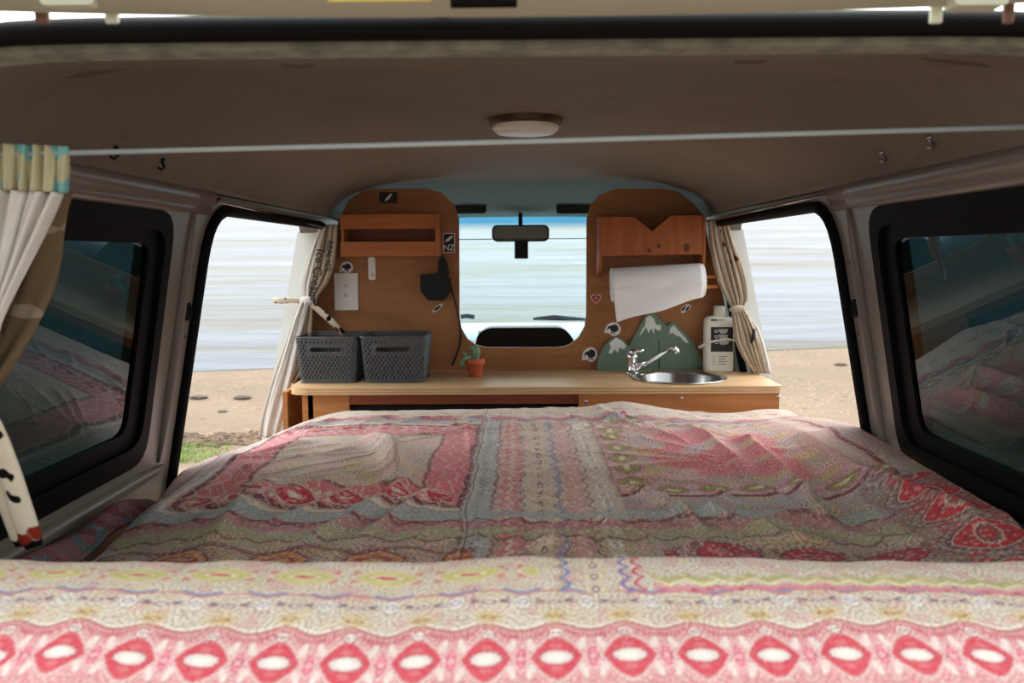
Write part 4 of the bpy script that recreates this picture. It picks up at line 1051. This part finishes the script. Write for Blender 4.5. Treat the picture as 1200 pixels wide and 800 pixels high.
a = at(603, 286, 3.535); b = at(619, 303, 3.535)
dc = tag(MB().ext(rrect(a.x, b.x, b.z, a.z + .02, .004), [], XZ(3.56, .02)).build('toll_tag', M_blackpl), 'small dark square sensor box hanging below the mirror', 'sensor')
for nm_, x0, x1, w_ in (('left', 534, 570, 0), ('right', 652, 690, 1)):
    a = at(x0 - (18 if not w_ else 0), 231, 3.36); b = at(x1 + (18 if w_ else 0), 250, 3.36)
    v_ = bev(MB().ext(rrect(a.x, b.x, b.z, a.z, .012), [], XZ(3.37, .02)).build('sun_visor', plain('visor_' + nm_, (48, 56, 56), .85)), .005, 2); tag(v_, 'dark folded sun visor at the %s of the windscreen header' % nm_, 'sun visor', 'sun visors')
dz = E - .312
def dashz(x, y): return dz
m = MB()
prof = [(3.34, -.64), (3.34, -.40), (3.36, -.36), (3.42, -.337), (3.60, -.326), (4.12, -.322), (4.19, -.345), (4.19, -.90), (3.5, -.90)]
m.ext(prof, [], lambda y, z, t: Vector((-.69 + 1.38 * t, y, E + z)))
ds_ = bev(m.build('dashboard', M_dash), .02, 3); tag(ds_, 'pale grey blue dashboard seen through the partition cutout', 'dashboard')
a = at(556, 384, 3.20); b = at(674, 409, 3.20)
pod = arcpoly([(a.x - .01, b.z - .12), (a.x, b.z), (a.x + .01, a.z - .025), (a.x + .05, a.z), (b.x - .05, a.z), (b.x - .015, a.z - .03), (b.x + .01, b.z), (b.x + .03, b.z - .12)], .03)
pd = tag(bev(MB().ext(pod, [], lambda x, z, t: Vector((x, 3.20 + .10 * t, z))).build('seat_back', M_blackpl), .012, 3), 'black padded middle seat back seen through the partition cutout', 'seat')
a = at(560, 379, 3.33); b = at(665, 380, 3.33)
hd = [Vector((a.x + (b.x - a.x) * k / 10, 3.40, E - .318 + .018 * math.sin(math.pi * k / 10))) for k in range(11)]
MB().tube(hd, .022, 12).build('dash_hood', M_dash, ds_, True)
wi_ = empty('wiper', at(640, 372, 4.20), 'black windscreen wiper resting at the right foot of the glass', 'wiper')
MB().tube([at(628, 373, 4.23), at(650, 370.5, 4.22), at(668, 372.5, 4.22), at(684, 374, 4.2)], .008, 8).build('wiper_arm', M_blackpl, wi_, True)
MB().tube([at(625, 373.5, 4.24), at(690, 374.5, 4.24)], .006, 6).build('wiper_blade', M_rubber, wi_, True)
tag(MB().tube([at(540, 371, 4.19), at(547, 370, 4.19), at(556, 371.5, 4.19)], .011, 8).build('wiper_pivot', M_rubber, None, True), 'dark knobbly wiper pivot at the left foot of the windscreen', 'wiper')
# curtain wire across the windscreen
tag(MB().tube([at(420, 281.5, 2.95), at(805, 278.5, 2.95)], .0013, 6).build('curtain_wire', M_blackpl, None, True), 'thin dark wire strung across behind the partition cutout', 'wire')

# ------------------------------------------------------------------ ceiling lamp, hooks, cords
def ceil_pt(px, py):
    best = None
    d = CM.to_3x3() @ Vector(((px - 600) / 1000, (400 - py) / 1000, -1))
    for k in range(2000):
        t = .6 + k * .0015; p = Vector((0, 0, E)) + d * t
        if abs(p.x) < .6 and p.z - E >= zc(p.x, p.y): return p
    return Vector((0, 0, E)) + d * 2
lp = ceil_pt(616, 139); lp.z = E + zc(lp.x, lp.y)
lmp = empty('dome_lamp', lp, 'round white dome lamp with a dark rim on the ceiling', 'lamp')
fl = Matrix.Scale(-1, 3, (0, 0, 1))
MB().lathe([(.066, -.004), (.066, .010), (.062, .013), (.0005, .013)], lp, 40, fl, cap=False).build('lamp_rim', plain('rim_with_shade', (74, 48, 36), .5), lmp, True)  # lamp rim, its brown darkened to carry the shadow round the lamp
MB().lathe([(.060, .012), (.060, .019), (.052, .026), (.030, .0285), (.0005, .029)], lp, 40, fl, cap=False).build('lamp_lens', M_whitepl, lmp, True)
ca = at(-60, 184, 1.10); cbp = at(1260, 146, 1.10)
wl = Vector((-.597, .92, at(20, 182, .92).z)); wr = Vector((.60, .92, at(1250, 147, .92).z))
tag(MB().tube([wl, wl.lerp(wr, .5) + Vector((0, 0, -.001)), wr], .0029, 10).build('cord', M_cord, None, True), 'long white curtain cord stretched across below the ceiling', 'cord')
for px, py, lbl, mm in ((135, 172, 'black hook screwed in the ceiling above the white cord at left', M_blackpl), (190, 186, 'black hook screwed in the ceiling just below the white cord at left', M_blackpl),
                    (1034, 177, 'small metal screw hook on the right ceiling edge, the farther one', M_steel), (1090, 159, 'small metal screw hook on the right ceiling edge, the nearer one', M_steel)):
    p = ceil_pt(px, py); p.z = E + zc(p.x, p.y)
    hk = MB(); hk.tube([p + Vector((0, 0, .004)), p + Vector((0, 0, -.006)), p + Vector((.005, -.004, -.013)), p + Vector((.0, -.006, -.018)), p + Vector((-.005, -.005, -.014))], .0022, 8)
    hk.lathe([(.005, .001), (.005, -.003), (.001, -.0035)], p, 12)
    tag(hk.build('ceiling_hook', mm, None, True), lbl, 'hook')
for side in (-1, 1):
    sd = 'left' if side < 0 else 'right'
    p0 = at(253, 236, 1.72) if side < 0 else at(972, 228, 1.72); p1 = at(378, 266, 2.62) if side < 0 else at(828, 259, 2.62)
    cr = empty('curtain_rod', p0, 'thin wire curtain rod along the top of the %s door opening' % sd, 'curtain rod')
    MB().tube([p0, p1], .003, 8).build('rod', M_steel, cr, True)
    MB().tube([p0 + Vector((side * .012, -.02, .008)), p0 + Vector((0, 0, -.002)), p0 + Vector((side * -.003, .012, .006))], .004, 8).build('eye_hook', M_rust, cr, True)
    # door striker cup and screw holes in the pillar
    q = WALL(side, -.0)(1.678, -.105, 0)
    Mq = Matrix.Rotation(R(90) * -side, 4, 'Y')
    st = empty('door_bumper', q, 'round black rubber bumper cup in the %s door pillar' % sd, 'bumper')
    Mq = Matrix.Rotation(R(-90 * side), 4, 'Y') @ Matrix.Scale(1.0, 4)
    MB().lathe([(.018, -.002), (.018, .004), (.012, .007), (.009, .002), (.0005, .001)], q, 24, Mq, cap=False).build('bumper_cup', M_rubber, st, True)
    for y_, z_ in ((1.668, -.015), (1.69, -.155)):
        q2 = WALL(side, 0)(y_, z_, 0); MB().lathe([(.005, -.001), (.005, .0008), (.0005, .001)], q2, 12, Mq, cap=False).build('screw_hole', M_rust, st, True)
for px, py, rx, lb2 in ((510, 71, .040, 'shallow round blanking plug pressed into the rear headliner'),):
    p = ceil_pt(px, py); p.z = E + zc(p.x, p.y)
    tag(MB().lathe([(.050, -.001), (.050, .002), (.047, .004), (.044, .0015), (.0005, .001)], p, 40, fl, cap=False).build('headliner_plug', M_ceil, None, True), lb2, 'plug')
for px, py, w_, lb2 in ((105, 84, .055, 'long shade-coloured dent in the rear headliner above the left curtain'), (348, 76, .020, 'short shade-coloured dent in the rear headliner left of the plug'), (880, 71, .020, 'short shade-coloured dent in the rear headliner right of the lamp'), (1125, 71, .055, 'long shade-coloured dent in the rear headliner at the far right')):
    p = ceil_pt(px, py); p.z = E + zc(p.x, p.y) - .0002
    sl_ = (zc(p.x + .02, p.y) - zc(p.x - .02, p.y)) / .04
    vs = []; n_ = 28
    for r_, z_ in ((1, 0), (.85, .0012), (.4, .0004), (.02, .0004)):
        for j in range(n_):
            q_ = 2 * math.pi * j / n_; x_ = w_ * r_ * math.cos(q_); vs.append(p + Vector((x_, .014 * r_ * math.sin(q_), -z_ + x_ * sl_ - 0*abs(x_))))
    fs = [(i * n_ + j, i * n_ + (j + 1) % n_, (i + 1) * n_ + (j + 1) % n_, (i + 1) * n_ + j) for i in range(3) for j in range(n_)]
    tag(MB().add(vs, fs).build('headliner_hollow', plain('hollow%d' % px, (98, 84, 74), .9), None, True), lb2.replace('dent', 'oval pad'), 'hollow')  # dents in the headliner, their shade painted as darker ovals

# ------------------------------------------------------------------ tailgate (open, above)
tg = empty('tailgate', (0, .75, E + .20), 'open pale green white tailgate raised above the rear opening', 'tailgate')
def TG(x, s_, off=0):          # s along the panel from the hinge edge towards the back
    a = min(1, abs(x) / .66); crown = .018 * a * a
    return Vector((x, .752 - .80 * s_, E + .203 + crown + .44 * s_ + off))
vs = []; NXT, NS = 40, 12
for k in range(NS + 1):
    for i in range(NXT + 1): vs.append(TG(-.64 + 1.28 * i / NXT, k / NS, .03 * min(1, max(0, (k - 1) / 2))))
fs = [(k * (NXT + 1) + i, k * (NXT + 1) + i + 1, (k + 1) * (NXT + 1) + i + 1, (k + 1) * (NXT + 1) + i) for k in range(NS) for i in range(NXT)]
o = MB().add(vs, fs).build('inner_panel', M_tail, tg, True); s2 = o.modifiers.new('t', 'SOLIDIFY'); s2.thickness = .03; s2.offset = 1 if o.data.polygons[0].normal.z > 0 else -1
s2.offset = 1 if o.data.polygons[len(o.data.polygons) // 2].normal.z > 0 else -1
for px, wpx, mt_ in ((49, 7, M_rust), (131, 7, M_tail), (1097, 8, M_tail), (1182, 7, M_rust)):
    a_ = at(px - wpx, 28, .765); b_ = at(px + wpx, -8, .765)
    bev(MB().box(a_.x, b_.x, .762, .768, a_.z, b_.z).build('hinge', mt_, tg), .002, 2)
for x0, x1 in ((58, 120), (1108, 1172)):
    a_ = at(x0, 12, .75); b_ = at(x1, -6, .75)
    bev(MB().ext(rrect(a_.x, b_.x, a_.z, b_.z + .01, .005), [rrect(a_.x + .005, b_.x - .005, a_.z + .005, b_.z + .005, .003)], XZ(.755, .02)).build('hinge_bracket', M_tail, tg), .001, 2)
p = at(518, 10, .77); MB().tube([p + Vector((0, -.01, .02)), p + Vector((0, -.005, .010)), p + Vector((0, 0, .003)), p + Vector((0, .005, -.005))], [.010, .0085, .010, .0085], 12).build('wiring_boot', M_rubber, tg, True)
MB().tube([at(528, 1, .72), at(606, 0, .72)], .006, 8).build('wiring_loom', M_rubber, tg, True)
stp = at(385, 0, .66); stq = at(505, 0, .66)
MB().box(stp.x, stq.x, .66, .662, stp.z - .001, stp.z + .012).build('yellow_sticker', plain('yellow_label', (206, 190, 96), .6), tg)

# ------------------------------------------------------------------ curtains
def fabric(name, rgb, spots=None, stripe=None):
    M_ = Mat(name, lin(rgb), .9, 0, .1); c = tuple(lin(rgb)); col_ = None
    n = ntex(M_.oc(), 60, 3); col_ = ramp(n, [(.3, tuple(v * .94 for v in c)), (.7, c)])
    if spots:
        for sc_2, thr, rgb2, seed in spots:
            n = ntex(M_.scaled(1, 1, 1, M_.oc(), (0, 0, seed)), sc_2, 1); col_ = cmix(less(thr, n, .02), col_, lin(rgb2))
    M_.col(col_); M_.bump(ntex(M_.oc(), 500, 2), .2, .0005)
    tr = M_.nt.nodes.new('ShaderNodeBsdfTranslucent'); mx = M_.nt.nodes.new('ShaderNodeMixShader'); mx.inputs[0].default_value = .25
    M_.nt.links.new(col_, tr.inputs[0]); out = M_.nt.nodes['Material Output']
    M_.nt.links.new(M_.b.outputs[0], mx.inputs[1]); M_.nt.links.new(tr.outputs[0], mx.inputs[2]); M_.nt.links.new(mx.outputs[0], out.inputs[0])
    return M_.m
F_white = fabric('white_curtain_cotton', (232, 228, 222))
F_natural = fabric('natural_linen', (206, 190, 168), [(26, .70, (120, 70, 50), 1)])
F_print = fabric('lining_print', (128, 108, 84), [(22, .60, (168, 152, 130), .6)])
F_header = fabric('header_print', (206, 200, 164), [(34, .56, (136, 196, 192), .5)])
F_spot = fabric('spotted_strap', (226, 214, 192), [(38, .60, (22, 20, 20), .4), (30, .66, (140, 50, 36), 2.1)])
def pleats(nm, mat, parent, stations, folds_, amp, thick=.0015, ph=0, ns=70, jitter=.3, yfn=None):
    """stations: (left point, right point) from top to bottom; cloth runs between them in pleats"""
    # interpolate stations
    st = []
    for a_, b_ in zip(stations[:-1], stations[1:]):
        for k in range(6):
            t = k / 6; st.append((a_[0].lerp(b_[0], t), a_[1].lerp(b_[1], t)))
    st.append(stations[-1])
    for _ in range(3):
        st = [st[0]] + [((st[i - 1][0] + st[i][0] * 2 + st[i + 1][0]) / 4, (st[i - 1][1] + st[i][1] * 2 + st[i + 1][1]) / 4) for i in range(1, len(st) - 1)] + [st[-1]]
    vs = []; rng = random.Random(hash(nm) % 1000 if False else len(nm) * 7 + folds_)
    phs = [rng.uniform(-jitter, jitter) for _ in range(folds_ + 2)]
    for k, (l_, r_) in enumerate(st):
        w_ = (r_ - l_).length; a_ = amp(k / (len(st) - 1)) if callable(amp) else amp
        for i in range(ns):
            s_ = i / (ns - 1); q_ = s_ * folds_ * 2 * math.pi + ph + phs[int(s_ * folds_)] * math.sin(k * .3)
            p = l_.lerp(r_, s_) + Vector((.25 * a_ * math.cos(q_ * 1.0), a_ * math.sin(q_) + .3 * a_ * math.sin(q_ * 2.3 + k * .15), 0)); vs.append(p)
    fs = [(k * ns + i, k * ns + i + 1, (k + 1) * ns + i + 1, (k + 1) * ns + i) for k in range(len(st) - 1) for i in range(ns - 1)]
    o = MB().add(vs, fs).build(nm, mat, parent, True); s2 = o.modifiers.new('t', 'SOLIDIFY'); s2.thickness = thick; s2.offset = 0
    return o
def stn(Y, rows): return [(at(a_, y, Y), at(b_, y, Y)) for y, a_, b_ in rows]
CY = 2.715 - .065
# left door curtain
lc = empty('door_curtain', at(345, 490, CY), 'white and linen curtain lettered ice cream, tied back at the left door opening', 'curtain')
pleats('curtain_cloth', F_natural, lc, stn(CY + .018, [(263, 377, 395), (285, 372, 394), (310, 366, 391), (330, 361, 384), (345, 357, 373), (353, 355, 366)]), 3, .008)
pleats('white_lining', F_white, lc, stn(CY - .002, [(266, 374, 381), (285, 366, 376), (310, 358, 368), (335, 353, 362), (353, 353, 362)]), 2, .004)
pleats('curtain_skirt', F_natural, lc, stn(CY - .01, [(354, 353, 366), (370, 348, 366), (400, 342, 363), (425, 337, 358), (440, 334, 352), (448, 332, 345)]), 3, .007)
pleats('lining_skirt', F_white, lc, stn(CY - .03, [(354, 351, 361), (375, 342, 356), (400, 334, 350), (430, 323, 345), (460, 314, 337), (495, 305, 329), (512, 303, 326)]), 2, .008)
kn = at(359, 353, CY - .02); MB().tube([kn + Vector((-.020, 0, -.002)), kn + Vector((-.012, -.004, 0)), kn, kn + Vector((.012, -.004, .001)), kn + Vector((.020, 0, -.001))], [.006, .0125, .0155, .0125, .006], 12).build('tie_knot', F_white, lc, True)
MB().tube([kn, at(340, 352, CY - .03), at(328, 352.5, CY - .03), at(320, 352, CY - .03)], [.006, .008, .009, .008], 10, flat=.35).build('tie_end', fabric('tie_cloth', (222, 208, 188), [(60, .62, (130, 50, 30), 0)]), lc, True)
MB().tube([kn, at(373, 363, CY - .02), at(388, 376, CY - .02), at(402, 391, CY - .02)], [.006, .009, .010, .009], 10, flat=.35).build('tie_end', F_spot, lc, True)
text('lettering', 'Ice Cream', .038, face_cam(at(371, 322, CY - .030), -101) , M_blkprint, lc, bold=.0006)
text('lettering', 'REAL ICE', .024, face_cam(at(385, 300, CY - .020), -98), M_blkprint, lc, bold=.0005)
# right door curtain
rc = empty('door_curtain', at(880, 440, CY), 'crumpled natural linen curtain knotted back at the right door opening', 'curtain')
pleats('curtain_cloth', F_natural, rc, stn(CY - .0, [(258, 829, 851), (280, 830, 858), (305, 834, 867), (330, 840, 874), (350, 850, 876), (361, 857, 870)]), 5, lambda t: .012 * (1 - .5 * t))
pleats('curtain_skirt', F_natural, rc, stn(CY - .015, [(363, 857, 872), (380, 858, 882), (400, 861, 889), (420, 871, 893), (437, 883, 897)]), 5, lambda t: .006 + .008 * math.sin(t * 3))
pleats('white_lining', F_white, rc, stn(CY + .018, [(366, 866, 874), (385, 866, 889), (410, 868, 897), (437, 880, 903)]), 3, .007)
kn = at(864, 362, CY - .018); MB().tube([kn + Vector((-.024, 0, -.002)), kn + Vector((-.014, -.004, 0)), kn, kn + Vector((.014, -.004, .002)), kn + Vector((.024, 0, 0))], [.004, .010, .0125, .010, .004], 12).build('tie_knot', F_natural, rc, True)
MB().tube([at(884, 385, CY - .035), at(883, 395, CY - .035), at(880, 402, CY - .035)], [.004, .007, .003], 8, flat=.4).build('dark_patch', M_blkprint, rc, True)
strp = MB().tube([at(866, 400, 2.655), at(852, 397, 2.655), at(838, 399, 2.66), at(828, 402, 2.66), at(819, 407.5, 2.67)], [.003, .003, .003, .004, .005], 8, flat=.4).build('tie_end', F_white, rc, True)

# near curtain at the left of the tailgate opening
NY = .92
nc = empty('tailgate_curtain', at(20, 640, NY), 'white curtain with patterned header gathered at the left of the tailgate opening', 'curtain')
pleats('curtain_header', F_header, nc, [(at(-16, 168, NY), at(80, 172, NY)), (at(-16, 200, NY), at(79, 200, NY)), (at(-16, 222, NY), at(78, 226, NY))], 6, .007, ns=160)
pleats('curtain_cloth', F_white, nc, [(at(-16, 222, NY), at(72, 226, NY)), (at(-16, 270, NY), at(52, 270, NY)), (at(-16, 320, NY - .01), at(28, 320, NY - .01)), (at(-22, 380, NY - .02), at(0, 380, NY - .02)), (at(-34, 450, NY - .02), at(-18, 450, NY - .02))], 4, .008, ns=120)
pleats('curtain_lining', F_print, nc, [(at(48, 224, NY + .02), at(80, 226, NY + .02)), (at(30, 262, NY + .03), at(73, 262, NY + .03)), (at(10, 300, NY + .04), at(71, 300, NY + .04)), (at(-10, 340, NY + .04), at(62, 340, NY + .04)), (at(-16, 390, NY + .03), at(40, 390, NY + .03)), (at(-26, 440, NY + .01), at(8, 440, NY + .01)), (at(-36, 470, NY), at(-20, 470, NY))], 1, .012, ns=60)
sp_ = [at(-28, 450, NY - .02), at(-16, 480, NY - .02), at(0, 520, NY - .02), at(12, 555, NY - .02), at(24, 595, NY - .02), at(36, 630, NY - .02), at(40, 641, NY - .02)]
MB().tube(sp_, [.008, .010, .012, .013, .014, .013, .010], 12, flat=.35).build('tie_strap', F_spot, nc, True)
MB().tube([p_ + Vector((-.016, .006, 0)) for p_ in sp_[1:]], [.009, .010, .011, .012, .011, .008], 12, flat=.35).build('tie_strap', F_spot, nc, True)

# ------------------------------------------------------------------ beach details
def on_ground(px, py):
    d = CM.to_3x3() @ Vector(((px - 600) / 1000, (400 - py) / 1000, -1))
    k = -E / (d.z - SL * d.y) ; p = Vector((0, 0, E)) + d * k; p.z = gz(p.y) - .02; return p
rng = random.Random(3)
Mg = plain('grass_blade', (120, 150, 70), .8, var=.3, scale=8)
m = MB()
for k in range(900):
    c = on_ground(200 + rng.random() * 60, 517 + rng.random() * 22); c.x += rng.uniform(-.3, .1); h_ = rng.uniform(.015, .045); q_ = rng.random() * 6.28
    d_ = Vector((math.cos(q_), math.sin(q_), 0)); m.add([c - d_ * .003, c + d_ * .003, c + Vector((rng.uniform(-.02, .02), rng.uniform(-.02, .02), h_))], [(0, 1, 2)])
tag(m.build('beach_grass', Mg), 'short green grass on the sand below the left opening', 'grass', kind='stuff')
m = MB()
for k in range(260):
    c = on_ground(203 + rng.random() * 140, 505 + rng.random() * 12 + rng.uniform(-3, 3)); a_ = rng.random() * 3.1; l_ = rng.uniform(.01, .06)
    m.tube([c + Vector((-l_ * math.cos(a_), -l_ * math.sin(a_) * .5, .004)), c + Vector((l_ * math.cos(a_), l_ * math.sin(a_) * .5, .008))], rng.uniform(.003, .009), 5)
tag(m.build('driftwood_litter', plain('driftwood', (110, 92, 74), .9, var=.5, scale=20)), 'line of broken driftwood and shell litter on the sand at left', 'litter', kind='stuff')
for px, py, r_, lb2 in ((233, 463.5, .05, 'dark flat stone on the sand nearest the left pillar'), (285, 463.5, .05, 'dark flat stone on the sand left of the curtain'), (261, 479, .025, 'tiny dark stone on the sand between the two larger stones'), (1013, 474, .03, 'small dark stone on the sand beside the right pillar'), (985, 425, .04, 'small brown stone on the sand right of the curtain')):
    c = on_ground(px, py)
    bm = bmesh.new(); bmesh.ops.create_icosphere(bm, subdivisions=3, radius=1)
    for v_ in bm.verts:
        f = 1 + .25 * noise.noise(v_.co * 1.7 + Vector((px, 0, 0))); v_.co = Vector((v_.co.x * r_ * 1.3 * f, v_.co.y * r_ * f, v_.co.z * r_ * .35 * f))
    me_ = bpy.data.meshes.new('beach_stone'); bm.to_mesh(me_); bm.free()
    o = link('beach_stone', me_, plain('stone%d' % px, (84, 72, 62), .85, var=.2, scale=30), None, True); o.location = c + Vector((0, 0, r_ * .15)); tag(o, lb2, 'stone', 'stones on the beach')

q = WALL(1, .012); oy, oz = 1.345, .0
pts = [(-.035, -.050), (-.028, -.056), (-.020, -.030), (.000, -.012), (.022, -.004), (.030, .016), (.024, .040), (.004, .052), (-.016, .044), (-.026, .020), (-.030, -.010)]
pts = smooth_poly([(a * .62 + oy, b * .75 + oz) for a, b in pts], 2)
gs = MB().ext(pts, [], lambda a, b, t: q(a, b, 0) + Vector((-.0006 * t, 0, 0))).build('window_sticker', plain('pale_edge', (96, 112, 118), .5))
cxs = sum(a for a, b in pts) / len(pts); czs = sum(b for a, b in pts) / len(pts)
MB().ext([(cxs + (a - cxs) * .82, czs + (b - czs) * .88) for a, b in pts], [], lambda a, b, t: q(a, b, 0) + Vector((-.0007 - .0005 * t, 0, 0))).build('bird_print', plain('slate_print', (16, 34, 44), .5), gs)
tag(gs, 'dark bird shaped sticker with pale outline on the right rear window glass', 'sticker')
